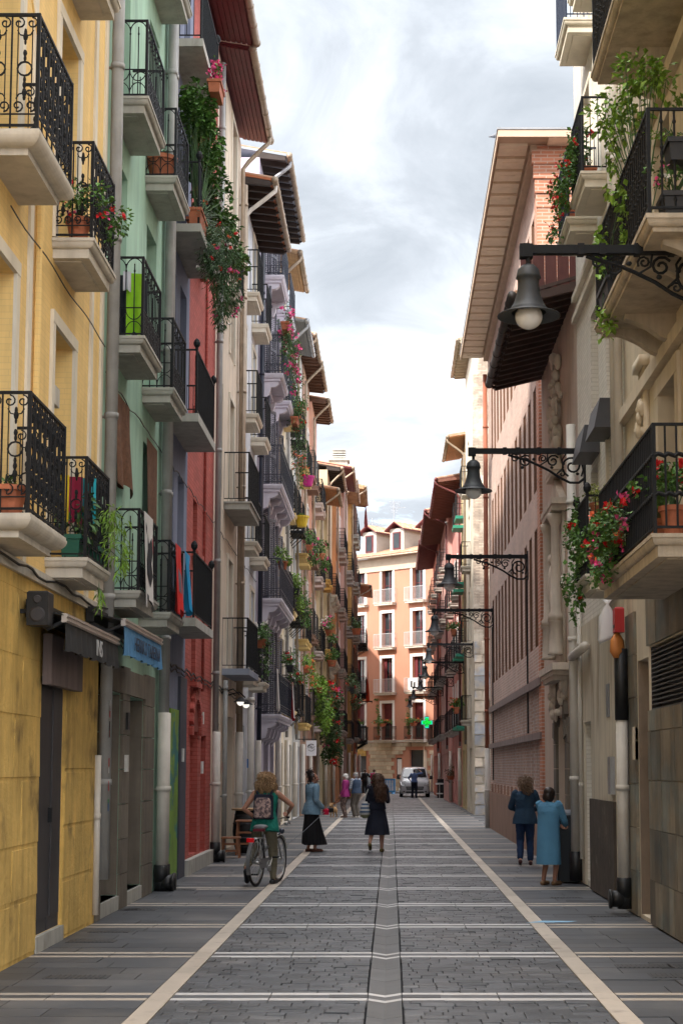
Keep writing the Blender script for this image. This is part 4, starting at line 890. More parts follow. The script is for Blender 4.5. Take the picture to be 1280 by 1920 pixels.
F2 = far_house('rose_red_house', 'rose red house with very deep slatted eave', 'R', 3.25, 73.5, 85, 15.2, redp, 4, (3.6, 6.7, 9.8), 'plain', 'mould', conc_g, sur=trim_w, eave='rafter', emat=M('red_brown_rafter', (.20,.085,.06), .7), over=1.1, gut=M('maroon_gutter', (.16,.05,.05), .5))
F3 = far_house('dusky_pink_house', 'dusky pink house with black balconies near the street end', 'R', 3.05, 85, 98, 15.6, redp2, 4, (3.6, 6.7, 9.8, 12.6), 'plain', 'mould', conc_g, eave='rafter', emat=M('red_brown_rafter', (.2,.1,.07)), over=1.15, gut=M('maroon_gutter', (.16,.05,.05), .5))
F4 = far_house('brick_red_house', 'brick red house at the far end beside the white van', 'R', 2.95, 98, 112, 15.8, plaster('brick_red_plaster', (.50,.17,.12)), 4, (3.6, 6.7, 9.8, 12.6), 'plain', 'mould', conc_g, eave='rafter', emat=wood_maroon, over=1.1, gut=M('maroon_gutter', (.16,.05,.05), .5))
# ================================================================= PINK HOUSE closing the street
peach = plaster('peach_plaster', (.43,.20,.13), streak=.06, col2=None, var=.05, scale=.5)
PA = R(-42); pl = Vector((-3.55, 130.0, 0)); PW = 10.2
K = House('peach_house', 'peach rendered house closing the street with white framed windows and stone base', 'P', 0, 0, PW, 18.6, peach, 7, rz=PA, loc=pl, w=PW)
us = [1.35, 4.35, 7.6]; zs_ = [4.0, 7.75, 11.35, 14.9]
silver = M('silver_rail', (.52,.52,.52), .5, .1, metal=.2)
for u_ in us:
    for j, z in enumerate(zs_):
        K.win(u_, 1.15, z, z+(2.75 if j else 2.9), .42, wood_maroon, trim_w, sw=.22, blind=wood_maroon if j == 0 else None)
        K.bal(u_, 2.05, z, .55, 'mould', conc, 'twin' if j == 0 else 'plain', iron_old if j == 0 else silver, 1.05)
        if j == 1:
            for s_ in (-1, 1): MB().box(u_+s_*.42-.14, u_+s_*.42+.14, .28, .34, z+.02, z+2.7).build('shutter', wood_maroon, K.r)
K.holes += [(.6, 2.1, .1, 3.0, .4), (6.7, 8.5, .9, 3.2, .3), (5.3, 5.9, 1.2, 2.6, .2)]; K.done()
m = MB(); m.box(.6, 2.1, .3, .38, .1, 3.0); m.build('door', dark_door, K.r)
MB().box(.6, 2.1, -.06, -.001, 2.75, 3.3).build('door_lintel', M('gold_sign', (.45,.28,.06), .6, .3, 4), K.r)
m = MB(); m.box(6.7, 8.5, .2, .28, .9, 3.2); m.box(5.3, 5.9, .12, .18, 1.2, 2.6); m.build('window', glass, K.r)
m = MB(); m.box(6.9, 8.2, .12, .19, .95, 1.6); m.build('window_poster', M('window_poster', (.6,.5,.45), .6, .5, 3), K.r)
m = MB(); m.box(5.38, 5.82, .06, .12, 1.3, 2.5); m.build('notice', white_paint, K.r)
bstone = M('buff_rubble_stone', (.47,.39,.28), .9, .18, 1.5, rnd=.25, bump=.7, bscale=12, bdist=.02)
rr = random.Random(2); z = .02
while z < 3.75:
    h = rr.uniform(.26, .36); x = 0
    while x < PW-.1:
        e = min(x+rr.uniform(.4, .85), PW)
        if not any(x < hx[1] and e > hx[0] and z < hx[3] and z+h > hx[2] for hx in K.holes[-3:]): MB().box(x+.01, e-.01, -.05-rr.uniform(0, .03), -.001, z+.01, min(z+h, 3.8)-.01).build('stone', bstone, K.r)
        x = e
    z += h
MB().box(0, PW, -.07, -.001, 3.82, 3.98).build('string_course', conc, K.r)
MB().box(-.1, PW+.1, -.12, -.001, 17.5, 18.6).build('cornice', M('ivory_cornice', (.46,.38,.29), .8), K.r)
ro = K.eave(.75, 'plank', wood_maroon, zinc, roof=wood_maroon, slope=.5); K.pipe(0, 0, 18, .06, pvc_grey, .1, u=PW-.6)
m = MB()
for i in range(46):   # barrel tiled roof slope
    c = PW*(i+.5)/46; m.loft([[(c+.10*math.cos(a), y, 18.6+.28+y*.30+.09*math.sin(a)) for a in (0, .8, 1.57, 2.34, 3.14)] for y in (-.8, 6)], closed=False)
m.build('roof_tiles', tile_m, ro, kind='stuff')
for u_ in (1.6, 4.6, 7.9):   # dormers
    m = MB(); m.box(u_-.75, u_+.75, .9, 6, 18.9, 21.0); d_ = m.build('dormer', M('dormer_white', (.46,.42,.37), .85), K.r)
    m = MB(); m.hexa([(u_-1.05,.5,20.85),(u_,.5,21.5),(u_,.5,21.42),(u_-1.05,.5,20.77),(u_-1.05,6,20.85),(u_,6,21.5),(u_,6,21.42),(u_-1.05,6,20.77)]); m.hexa([(u_+1.05,.5,20.85),(u_,.5,21.5),(u_,.5,21.42),(u_+1.05,.5,20.77),(u_+1.05,6,20.85),(u_,6,21.5),(u_,6,21.42),(u_+1.05,6,20.77)]); m.build('dormer_roof', wood_maroon, d_)
    t = MB()
    for s_ in (-1, 1):
        for i in range(24):
            y = .5+i*.23; t.loft([[(u_+s_*(a), y+.1+.1*math.cos(q), 21.52-.62*a+.07*math.sin(q)) for q in (0, .8, 1.57, 2.34, 3.14)] for a in (0, 1.08)], closed=False)
    t.build('roof_tiles', tile_m, d_, kind='stuff')
    MB().box(u_-.42, u_+.42, .84, .92, 19.3, 20.7).build('window', wood_maroon, d_); MB().box(u_-.3, u_+.3, .82, .839, 19.4, 20.6).build('pane', glass, d_)
m = MB(); m.box(8.6, 10.4, 3.2, 4.6, 20, 24.0); m.box(8.5, 10.5, 3.1, 4.7, 24.0, 24.15); [m.box(8.7+k*.4, 8.9+k*.4, 3.3, 4.5, 24.15, 24.5) for k in range(4)]; m.box(8.5, 10.5, 3.1, 4.7, 24.5, 24.6); m.build('chimney', M('dormer_white', (.7,.66,.6)), K.r)
# a plain cream house shows between the peach house and the right row
Q = House('ivory_end_house', 'ivory house edge seen between peach house and brick red house', 'P', 0, 0, 6, 17.6, cream, 7, rz=R(0), loc=Vector((2.5, 124.5, 0)), w=6); Q.done(); Q.eave(.5, 'plank', wood_maroon, zinc)
Q2 = House('buff_end_house', 'plain buff house wall far behind the coral corner house', 'P', 0, 0, 14, 13.5, plaster('buff_plaster', (.6,.49,.33)), 7, rz=R(0), loc=Vector((-17.5, 131, 0)), w=14); Q2.done()
for px, py, py2, n in ((697, 978, 1000, 5), (738, 945, 990, 8)):
    p = atY(px, py2, 128); q = atY(px, py, 128); m = MB(); m.tube([(0,0,-.8), (0,0,q.z-p.z)], .035, 5)
    for k in range(n): m.tube([(-.4+.03*k, 0, q.z-p.z-.1-.12*k), (.55-.04*k, .1, q.z-p.z-.1-.12*k)], .02, 4)
    m.tube([(0,0,q.z-p.z-.6),(1.0,0,q.z-p.z-.55)], .025, 4); m.build('aerial', zinc_g, None, loc=(p.x, 130, p.z+.6), label='tall television aerial on the peach house roof' if n > 6 else 'short television aerial on the peach house roof', category='aerial')
# closing wall in the side lane
Q3 = House('lane_house', 'plain buff house at the end of the side lane', 'P', 0, 0, 16, 13, plaster('buff_plaster', (.6,.49,.33)), 5, rz=R(-90), loc=Vector((22, 66, 0)), w=16); Q3.done()
# ================================================================= STREET LAMPS
globe_m = M('frosted_globe', (.84,.84,.84), .18, .04, 4, spec=.6)
shade_m = M('grey_green_enamel', (.040,.044,.049), .5, .15, 6, spec=.35)
def lamp_parts():
    m = MB(); m.box(-.04, .04, -1.78, .0, -.04, .04)
    for y in (-1.76, -1.25, -1.05, -.72, -.4, -.05): m.box(-.052, .052, y-.03, y+.03, -.052, .052)
    m.box(-.05, .05, -1.82, -1.70, -.075, .05); m.tube([(0,-1.74,-.07),(0,-1.74,-.16)], .022, 6); m.box(-.09, .09, -.02, .0, -.52, .12)
    arm = m.mesh('arm', iron)
    b = MB()
    def T(pts, r=.014): b.tube([(0, -s_, z) for s_, z in pts], r, 5)
    T([(.0,-.42),(.10,-.50),(.24,-.50),(.40,-.42),(.56,-.31),(.74,-.22),(.92,-.14),(1.08,-.10),(1.2,-.06)], .021)
    T(spiral(.20,-.24,.17,-1.2,1.5,20), .017); T(spiral(.50,-.16,.10,2.6,1.4,14,-1), .015); T(spiral(.66,-.12,.065,-.6,1.4,12), .012)
    T(spiral(.93,-.16,.10,2.2,1.5,14,-1), .014); T(spiral(1.10,-.11,.07,.6,1.4,12), .012); T(spiral(.36,-.36,.055,.4,1.2,10), .012)
    T([(.03,-.06),(.05,-.18),(.03,-.30),(.06,-.40)], .016); T([(.30,-.05),(.36,-.14),(.34,-.26),(.44,-.36)], .013); T([(.58,-.04),(.60,-.16),(.70,-.22)], .012)
    for s_, z in ((.34,-.20),(.52,-.26),(.8,-.13),(.98,-.26),(.12,-.36)): b.blob((0,-s_,z), (.018,.032,.024), 6, 4)
    br = b.mesh('scroll_bracket', iron)
    s = MB(); s.lathe([(.03,-.14),(.06,-.15),(.10,-.19),(.112,-.25),(.118,-.27),(.100,-.28),(.098,-.33),(.110,-.42),(.135,-.50),(.165,-.555),(.180,-.57),(.180,-.585),(.29,-.625),(.295,-.637),(.285,-.637),(.16,-.60)], (0,-1.74,0), 24, cap=False)
    sh = s.mesh('shade', shade_m, True)
    g = MB(); g.blob((0,-1.74,-.640), (.128,.128,.118), 20, 12)
    return arm, br, sh, g.mesh('globe', globe_m, True)
LP = inst('lamp', lamp_parts)
spots = [(14.55, RX, 6.62), (24.6, RX, 6.72), (35.1, RX, 6.45), (47.2, RX, 6.45), (62.3, 3.2, 6.6), (71.5, 3.25, 6.5), (83, 3.25, 6.5), (94, 3.05, 6.5), (104, 2.95, 6.4)]
wlab = ['bell shaped black street lamp bracketed from the limestone house', 'bell shaped black street lamp bracketed beside the portal house', 'bell shaped black street lamp on the brick building near its portal end', 'bell shaped black street lamp at the lane corner of the brick building', 'bell shaped black street lamp on the ivory corner house', 'bell shaped black street lamp on the straw yellow house', 'bell shaped black street lamp on the rose red house', 'bell shaped black street lamp on the dusky pink house', 'bell shaped black street lamp on the brick red house']
for (Y, X, z), lb in zip(spots, wlab):
    t = thing('street_lamp', lb, 'street lamp', (X, Y, z), R(-90), 'bracket street lamps along the street')
    for n_, me in zip(('arm', 'scroll_bracket', 'shade', 'globe'), LP): put(n_, me, t)
    if 30 < Y < 50:
        m = MB(); m.tube([(0, -.03, -.5), (0, -.03, -3.9 if Y < 40 else -5)], .02, 5); m.build('cable', iron, t)
t = thing('lamp_bracket', 'scrolled iron lamp bracket on the coral corner house', 'bracket', (WX+1.22, 109.1, 6.3), R(90)); 
for n_, me in zip(('arm', 'scroll_bracket'), LP[:2]): o = put(n_, me, t); o.scale = (.7, .55, .8)
# ================================================================= PLANTS
def pot_mesh(r, h, mat):
    return inst(('pot', r, h, mat.name), lambda: MB().lathe([(r*.68,0),(r*.95,h*.82),(r*1.08,h*.82),(r*1.08,h),(r*.92,h),(r*.9,h*.9)], n=14).mesh('pot', mat, False))
def trough_mesh(w, d, h, mat):
    return inst(('tr', w, d, h, mat.name), lambda: MB().hexa([(-d*.42,-w*.46,0),(d*.42,-w*.46,0),(d*.42,w*.46,0),(-d*.42,w*.46,0),(-d/2,-w/2,h),(d/2,-w/2,h),(d/2,w/2,h),(-d/2,w/2,h)]).box(-d/2-.015, d/2+.015, -w/2-.015, w/2+.015, h-.04, h+.006).mesh('trough', mat))
def plant(label, pos, vols, pot=('pot', .13, .24, None), lm=None, ls=.06, bl=(), name='flower_pot', seed=1, cat='potted plant', stems=True, group=None, lw=.62, droop=.3):
    """vols: (cx,cy,cz, rx,ry,rz, n) leaf volumes relative to pos; bl: (mat, n, size)"""
    ls *= .8; vols = [(*v_[:6], int(v_[6]*1.5)) for v_ in vols]; rr = random.Random(seed+len(label)*13); t = thing(name, label, cat, pos, 0, group)
    if pot:
        if pot[0] == 'pot': put('pot', pot_mesh(pot[1], pot[2], pot[3] or terracotta), t)
        elif pot[0] == 'trough': put('trough', trough_mesh(pot[1], .2, pot[2], pot[3] or terracotta), t)
    m = MB(); st = MB(); tips = []
    h = pot[2] if pot else 0
    for cx, cy, cz, rx, ry, rz, n in vols:
        cl = [Vector((rr.gauss(0, .5), rr.gauss(0, .5), rr.gauss(0, .5))) for _ in range(max(3, n//22))]
        for _ in range(n):
            c = rr.choice(cl); q = Vector((c.x+rr.gauss(0, .28), c.y+rr.gauss(0, .28), c.z+rr.gauss(0, .28)))
            if q.length > 1.25: q = q/q.length*1.15
            p = Vector((cx+q.x*rx, cy+q.y*ry, cz+q.z*rz)); d = Vector((q.x*rx+rr.gauss(0, .1), q.y*ry+rr.gauss(0, .1), rr.gauss(.0, .12)-droop*.2))
            if d.length < 1e-3: d = Vector((1, 0, 0))
            s_ = ls*rr.uniform(.6, 1.35); m.leaf(p, d, Vector((rr.gauss(0, .5), rr.gauss(0, .5), 1)), s_, s_*lw)
            if q.length > .55: tips.append(p+d.normalized()*s_*.5)
        if stems:
            for c in cl:
                e = Vector((cx+c.x*rx, cy+c.y*ry, cz+c.z*rz)); b0 = Vector((rr.uniform(-.05,.05), rr.uniform(-.05,.05), h)); mid = (b0+e)/2+Vector((rr.gauss(0,.04), rr.gauss(0,.04), .08)); st.tube([b0, mid, e], [.008,.006,.004], 4)
    m.build('foliage', lm or leaf_g, t)
    if stems: st.build('stems', leaf_d, t)
    for fm, n, s_ in bl:
        k = MB(); 
        for _ in range(n):
            p = rr.choice(tips)+Vector((rr.gauss(0,.03), rr.gauss(0,.03), rr.uniform(0,.06)))
            for j in range(7):
                k.leaf(p+Vector((rr.gauss(0,s_*.3), rr.gauss(0,s_*.3), rr.gauss(0,s_*.25))), Vector((rr.gauss(0,1), rr.gauss(0,1), rr.gauss(.3,1))), Vector((rr.gauss(0,1), rr.gauss(0,1), rr.gauss(0,1))), s_*.8, s_*.8)
        k.build('blossoms', fm, t)
    return t
def PX(px, py, X): return atX(px, py, X)
blackpot = M('black_trough', (.02,.02,.022), .5, .1); greenpot = M('green_trough', (.01,.09,.06), .5, .1); magpot = M('magenta_pot', (.4,.01,.16), .5, .1); yelpot = M('yellow_pot', (.6,.42,.03), .5)
plant('red geranium in terracotta pot on the upper far balcony of the yellow house', (-3.26, 16.22, 7.26), [(.06,0,.42,.26,.3,.2,170),(.28,.55,.35,.15,.3,.25,90)], bl=((red_f, 6, .06), (pink_f, 3, .06)), ls=.075)
plant('empty terracotta pot on the low near balcony of the yellow house', (-3.24, 13.4, 3.93), [(0,0,.30,.08,.08,.05,20)], pot=('pot',.16,.24,None))
plant('spiky spider plant trailing from the low far balcony of the yellow house', (-3.2, 17.05, 3.93), [(.2,.05,.55,.14,.30,.14,120),(.24,.1,.15,.12,.28,.25,110),(.08,0,-.25,.05,.08,.2,16)], pot=('trough',.5,.2,greenpot), lm=leaf_l, ls=.15, lw=.14, droop=1)
plant('broad leaved pot plant behind the rail of the low far balcony', (-3.25, 16.35, 3.93), [(0,0,.45,.14,.3,.28,120)], pot=('trough',.6,.22,greenpot), lm=leaf_d, ls=.13, lw=.5)
plant('large bare terracotta pot on the high far balcony of the mint house', (-3.31, 22.3, 10.21), [(0,0,.42,.1,.1,.04,20)], pot=('pot',.22,.34,None))
p0 = (-3.1, 24.9, 10.36)
plant('green vine climbing over the upper balcony of the slate blue house', p0, [(-.05,.2,2.1,.22,.35,.45,700),(.02,.6,1.5,.24,.5,.5,750),(.08,1.4,1.15,.26,.6,.35,560),(.16,2.6,.95,.2,.8,.28,460),(.25,4.0,.85,.16,.7,.2,260)], pot=('trough',.8,.25,None), lm=leaf_g, ls=.115, lw=.8, name='climbing_vine', cat='vine')
plant('hanging mass of mixed flowers spilling from the slate blue house balcony', (-3.16, 25.6, 10.36), [(.2,.0,.20,.26,1.1,.3,620),(.36,.0,-.25,.30,1.0,.4,1000),(.40,.2,-.7,.25,.7,.35,650),(.34,.3,-1.05,.12,.4,.22,140)], pot=('trough',1.6,.2,None), lm=leaf_d, ls=.11, lw=.22, bl=((red_f, 12, .055), (pink_f, 10, .06), (white_f, 9, .06), (orange_f, 10, .05)), droop=1.2, name='hanging_flowers')
q = PX(405, 185, -2.85); plant('magenta flowers in a brick red basket under the slate blue eave', (q.x, q.y, q.z), [(.02,0,.42,.10,.28,.3,70)], pot=('trough',.6,.2,None), bl=((pink_f, 22, .08),), ls=.07)
q = PX(536, 625, -2.82); plant('bright pink geraniums hanging from the upper lilac balcony', (q.x, q.y, q.z), [(0,0,.25,.2,.7,.5,300),(.12,.2,-.5,.2,.7,.5,380),(.2,.9,-1.0,.16,.5,.5,200)], pot=('trough',.9,.2,None), bl=((pink_f, 30, .11),), ls=.12, lw=.3, name='hanging_flowers')
q = PX(553, 800, -2.85); plant('red flowering trough with ferns on the upper cream house balcony', (q.x, q.y, q.z), [(0,0,.4,.25,.7,.45,360),(.15,.5,-.9,.2,.7,.7,420),(.15,-.2,.6,.2,.5,.3,160)], pot=('trough',1.0,.2,None), bl=((red_f, 8, .09), (orange_f, 12, .08)), ls=.13, lw=.3, name='hanging_flowers')
for px, py, X, lb, bl, lm, pot, hang in (
    (530, 1068, -2.95, 'yellow green pot plant on the middle cream house balcony', (), leaf_l, ('pot',.14,.22,None), 0),
    (556, 1118, -2.95, 'pale feathery plant on the black iron balcony of the grey cream house', (), leaf_l, ('trough',.8,.2,blackpot), .3),
    (566, 1150, -2.95, 'dense fern trough on the low black iron balcony of the grey cream house', (), leaf_g, ('trough',1.0,.2,blackpot), .3),
    (489, 1215, -2.95, 'silvery plant hanging on the pale blue house balcony', (white_f,), leaf_g, ('pot',.13,.2,None), .5),
    (545, 1262, -2.92, 'leafy trough with red blooms on the low cream house balcony', (red_f,), leaf_g, ('trough',.9,.2,blackpot), .2),
    (575, 1262, -2.92, 'light green plant with orange blooms on the white house balcony', (orange_f,), leaf_l, ('trough',.8,.2,None), .3),
    (580, 1035, -2.9, 'green plant with pink blooms on the rose brown house balcony', (pink_f,), leaf_g, ('trough',.8,.2,None), .2),
    (600, 1050, -2.8, 'pink flowering pot on the salmon house balcony', (pink_f,), leaf_g, ('pot',.2,.25,None), .2),
    (618, 1192, -2.6, 'small white flowering pot on the buff house balcony', (pink_f, white_f), leaf_g, ('pot',.2,.25,None), .1),
    (622, 1250, -2.5, 'terracotta pot with green shoots on the buff house balcony', (), leaf_g, ('pot',.2,.28,None), 0),
    (668, 1190, -1.75, 'round bushy pot on the coral corner house balcony', (), leaf_d, ('pot',.25,.3,None), 0),
    (660, 1300, -1.75, 'dark trough of leaves on the iron balcony of the coral house', (red_f,), leaf_d, ('trough',1.2,.25,blackpot), .3)):
    q = PX(px, py, X); s_ = 1+(q.y-40)/90
    plant(lb, q, [(0,0,.38*s_,.2*s_,.4*s_,.24*s_,200)]+([(.12*s_,0,-.1,.14*s_,.4*s_,.4*s_*hang/.3,160)] if hang else []), pot=pot, lm=lm, bl=tuple((f, 9, .08*s_) for f in bl), ls=.10*s_)
q = PX(600, 1300, -2.75); plant('thick green creeper hanging over the white house low balcony', q, [(0,0,.2,.3,.9,.4,300),(.15,.5,-.6,.3,1.0,.8,420)], pot=('trough',1.2,.2,None), lm=leaf_l, ls=.2, name='hanging_creeper', cat='creeper')
q = PX(618, 1330, -2.6); plant('big dark bush with red blooms hanging on the pale yellow house', q, [(0,0,.4,.4,1.6,.7,420),(.15,.3,-.9,.4,1.5,.9,520),(.1,.3,-1.9,.3,1.0,.6,220)], pot=('trough',1.5,.25,None), lm=leaf_d, ls=.22, bl=((red_f, 22, .16), (pink_f, 8, .15)), name='hanging_creeper', cat='creeper')
for px, py, X, lb, pm_ in ((577, 912, -2.9, 'magenta plastic pot on the upper rose brown balcony', magpot), (566, 988, -2.9, 'yellow pot on the upper white house balcony', yelpot)):
    q = PX(px, py, X); plant(lb, q, [(0,0,.4,.12,.12,.08,40)], pot=('pot',.22,.36,pm_))
# right side plants
plant('tall bright green lemon shrub on the upper limestone balcony', (2.5, 15.5, 6.76), [(-.20,.2,1.62,.26,.4,.2,190),(-.02,-.2,1.85,.24,.4,.22,170),(.16,-.5,1.68,.16,.3,.2,90),(-.22,.4,1.2,.12,.25,.25,50)], pot=('pot',.2,.32,blackpot), lm=leaf_l, ls=.115, lw=.5, name='lemon_shrub', cat='shrub')
plant('rose climbing through the upper limestone balcony rail', (2.36, 16.7, 6.76), [(-.05,0,.45,.12,.5,.4,110),(-.06,.1,-.15,.08,.3,.3,60),(-.06,-1.5,.45,.08,.25,.4,60)], pot=('trough',.7,.18,blackpot), lm=leaf_l, ls=.10, bl=((red_f, 1, .10),), lw=.7)
plant('pink geranium in black trough at the near end of the upper limestone balcony', (2.55, 14.1, 6.76), [(0,0,.42,.3,.12,.16,150)], pot=('trough',.34,.2,blackpot), bl=((pink_f, 4, .05), (white_f, 3, .05)), ls=.06)
plant('black hanging trough hooked on the upper limestone rail', (2.6, 14.05, 7.25), [(0,0,.30,.25,.12,.08,60)], pot=('trough',.3,.2,blackpot), lm=leaf_l, ls=.06)
plant('pink and coral geraniums massed on the low limestone balcony', (2.46, 16.3, 3.86), [(-.18,0,.38,.17,1.0,.22,700),(-.27,.3,.12,.14,.8,.25,360)], pot=('trough',1.4,.16,None), bl=((pink_f, 14, .085), (orange_f, 8, .08), (red_f, 12, .085), (white_f, 4, .06)), ls=.08, lw=.8, name='flower_trough')
plant('red geranium in terracotta pot at the near end of the low limestone balcony', (2.52, 14.12, 3.86), [(0,.1,.50,.2,.2,.16,200)], bl=((red_f, 9, .075),), pot=('pot',.13,.26,None), ls=.075, lw=.8)
plant('second red geranium behind the low limestone rail corner', (2.52, 14.9, 3.86), [(-.1,0,.55,.15,.3,.16,150)], bl=((red_f, 7, .075),), pot=('pot',.13,.26,None), ls=.075, lw=.8)
plant('variegated ivy in a high terracotta pot on the cream brick balcony', (2.78, 21.15, 5.10), [(0,0,.32,.18,.22,.13,200),(.06,0,.05,.14,.2,.2,90)], pot=('pot',.13,.22,None), lm=M('pale_ivy', (.34,.38,.10), .5, .2, 6, rnd=.4), ls=.06, lw=.8)
plant('mixed geraniums in terracotta pots on the cream brick balcony floor', (2.78, 21.15, 4.36), [(-.05,0,.42,.18,.25,.22,260),(-.24,.2,.4,.1,.35,.35,160)], pot=('pot',.14,.26,None), bl=((red_f, 4, .07), (white_f, 4, .05), (pink_f, 4, .06)), ls=.07, lw=.8)
plant('trailing ivy geranium falling outside the cream brick balcony', (2.75, 21.9, 4.36), [(-.25,.1,.8,.08,.35,.5,130),(-.28,0,.1,.08,.4,.35,110),(-.26,-.4,-.35,.07,.12,.3,60)], pot=('pot',.12,.2,None), bl=((red_f, 2, .07), (white_f, 3, .05)), ls=.085, lw=.85)
for Y, z, lb in ((21.9, 9.86, 'red geraniums cascading from the near upper cream brick balcony'), (23.6, 9.86, 'small red flowers on the far upper cream brick balcony')):
    plant(lb, (2.73, Y-.2, z+.005), [(-.16,.1,.55,.16,.5,.35,380 if Y < 22 else 160),(-.27,.2,.1,.12,.35,.3,200 if Y < 22 else 90)], pot=('trough',.7,.2,None), bl=((red_f, 16 if Y < 22 else 12, .06),), ls=.08, lw=.7, name='hanging_flowers')
for j, u_ in enumerate(us):   # window boxes and climbers on the peach house
    w_ = K.P(u_-.1, -.42, 5.05); plant(('window box with green plants on the left low balcony of the peach house', 'window box with orange blooms on the middle low balcony of the peach house', 'long window box with red blooms on the right low balcony of the peach house')[j], w_, [(0,0,.4,.7,.5,.22,200)], pot=('pot',.3,.25,None), bl=((orange_f, 10, .12),), ls=.18)
    if j:
        w_ = K.P(u_-.85, -.12, 4.1); plant(('', 'thin creeper beside the middle low window of the peach house', 'thin creeper beside the right low window of the peach house')[j], w_, [(0,0,1.6,.16,.12,1.1,110),(.1,0,3.0,.4,.2,.2,50)], pot=('pot',.2,.25,None), ls=.17, name='creeper', cat='creeper')
for px, py, X, lb in ((850, 1192, 2.75, 'geranium boxes on the straw house balcony'), (855, 1338, 2.72, 'orange flowered terracotta pots on the low straw house balcony')):
    q = PX(px, py, X); plant(lb, q, [(0,0,.4,.25,.35,.2,160)], pot=('trough',.9,.25,None), bl=((orange_f, 8, .12),), ls=.14)
# ================================================================= AWNINGS, CLOTHS AND SIGNS
alu = M('aluminium_bar', (.55,.50,.46), .35, .1, 3, metal=.7)
def awning(label, y0, y1, xo, z, vh, vm, txt, tcol, tsize, tpos):
    t = thing('awning', label, 'awning', (WX, y0, z), R(90)); w = y1-y0; d = xo-WX
    m = MB(); m.box(0, w, -.14, -.05, .05, .22); m.build('cassette', rubber, t)
    m = MB(); m.hexa([(0,-.08,.14),(w,-.08,.14),(w,-d+.03,.06),(0,-d+.03,.06),(0,-.08,.155),(w,-.08,.155),(w,-d+.03,.075),(0,-d+.03,.075)])
    for x in (.1, w-.1): m.tube([(x,-.08,.05),(x,-d*.55,-.05),(x,-d+.04,.02)], .025, 5)
    m.build('canopy', rubber, t)
    m = MB(); m.box(0, w, -d, -d+.05, .0, .085); m.box(-.0, w, -d-.012, -d, .055, .075); m.box(0, w, -d-.012, -d, .012, .028); m.build('front_bar', alu, t)
    m = MB(); n = 60; rw = []
    for i in range(n+1):
        x = w*i/n; a = .014*math.sin(i*1.15)+.008*math.sin(i*2.3)
        rw.append([(x, -d+.018, 0), (x, -d+.012+a*.5, -vh*.5), (x-.012*math.sin(i*.5), -d+.012+a*1.3, -vh-.012*math.sin(i*.7))])
    for e in (0, -.004): m.loft([[(p[0], p[1]+e, p[2]) for p in r] for r in rw], closed=False)
    va = m.build('valance', vm, t, True)
    me = textmesh(txt, tsize); me.materials.append(tcol); o = put('lettering', me, va, (w*tpos, -d-.012, -vh*.52)); o.rotation_euler = (R(90), 0, 0)
    return t
awning('black awning with white letters over the yellow house bar', 15.05, 17.98, -3.06, 3.17, .26, M('black_canvas', (.03,.03,.031), .85, .2, 6, streak=.2), 'INS', M('white_lettering', (.5,.5,.5), .7, .1), .24, .57)
awning('blue awning with dark lettering over the mint house bar', 18.02, 20.95, -3.0, 3.40, .32, M('blue_canvas', (.10,.27,.50), .85, .15, 6, streak=.3), 'HERRIKO TABERNA', M('dark_lettering', (.025,.035,.06), .7, .1), .235, .56)
m = MB(); m.bbox(-.10, .10, -.12, .12, 0, .32, .015); t = thing('loudspeaker', 'black loudspeaker box beside the black awning', 'loudspeaker', (-3.28, 14.9, 3.12)); m.build('cabinet', rubber, t)
m = MB()
for z_, r_ in ((.10, .075), (.24, .04)): m.tube([(0, -.122, z_), (0, -.135, z_)], [r_, r_*.8], 14)
m.build('cone', dark_door, t); m = MB(); m.box(-.22, -.09, -.02, .02, .12, .16); m.build('wall_arm', rubber, t)
def hang_cloth(label, y, z, w, h, x, mat, name='hanging_towel', cat='towel', ph=0., amp=.03, taper=0., marks=(), rz=0.):
    t = thing(name, label, cat, (x, y, z), rz); m = MB(); n, k = 16, 10
    def S(i, j):
        a = i/n; b = j/k; return (.012+amp*math.sin(a*9+ph)*b+.02*b, w*(a*(1-taper*b)+.5*taper*b), -h*b*(1+.06*math.sin(a*7+ph)))
    for e in (0, .004): m.loft([[tuple(Vector(S(i, j))+Vector((e, 0, 0))) for j in range(k+1)] for i in range(n+1)], closed=False)
    m.build('cloth', mat, t, True)
    for mk, fm in marks:   # printed marks: polygons in 0..1 cloth space laid on the cloth
        q = MB(); pts = []
        for a, b in mk:
            p = S(a*n, b*k); pts.append((p[0]+.009, p[1], p[2]))
        q.quad(*pts); q.build('print', fm, t)
    return t
ink = M('black_ink', (.03,.03,.035), .8, .1); redink = M('red_ink', (.5,.03,.05), .8, .1); greenink = M('green_ink', (.02,.25,.10), .8)
hang_cloth('white printed banner with dark figure on the low mint balcony', 19.35, 4.93, .72, 1.12, -3.03, M('white_cloth', (.68,.66,.64), .9, .05), 'banner', 'banner', 1, .03, 0, (([(.40,.22),(.52,.34),(.72,.24),(.80,.40),(.66,.55),(.74,.68),(.60,.85),(.45,.70),(.36,.52),(.46,.40)], ink), ([(.80,.26),(.95,.20),(.93,.42),(.84,.44)], redink), ([(.12,.10),(.30,.16),(.28,.24),(.12,.18)], ink), ([(.35,.88),(.90,.90),(.90,.96),(.35,.94)], ink), ([(.2,.78),(.3,.82),(.28,.92),(.2,.88)], redink)))
hang_cloth('red towel over the far low mint balcony rail', 22.15, 4.93, .55, .95, -3.02, M('red_cloth', (.62,.03,.025), .9, .1, 5), ph=.5, amp=.05, marks=(([(.55,.35),(.75,.45),(.72,.75),(.58,.7)], M('grey_print', (.2,.15,.18), .9)),))
hang_cloth('turquoise blue towel over the far low mint balcony rail', 22.75, 4.9, .6, .85, -2.97, M('turquoise_cloth', (.02,.28,.55), .9, .1, 5), ph=2, amp=.06, taper=.2)
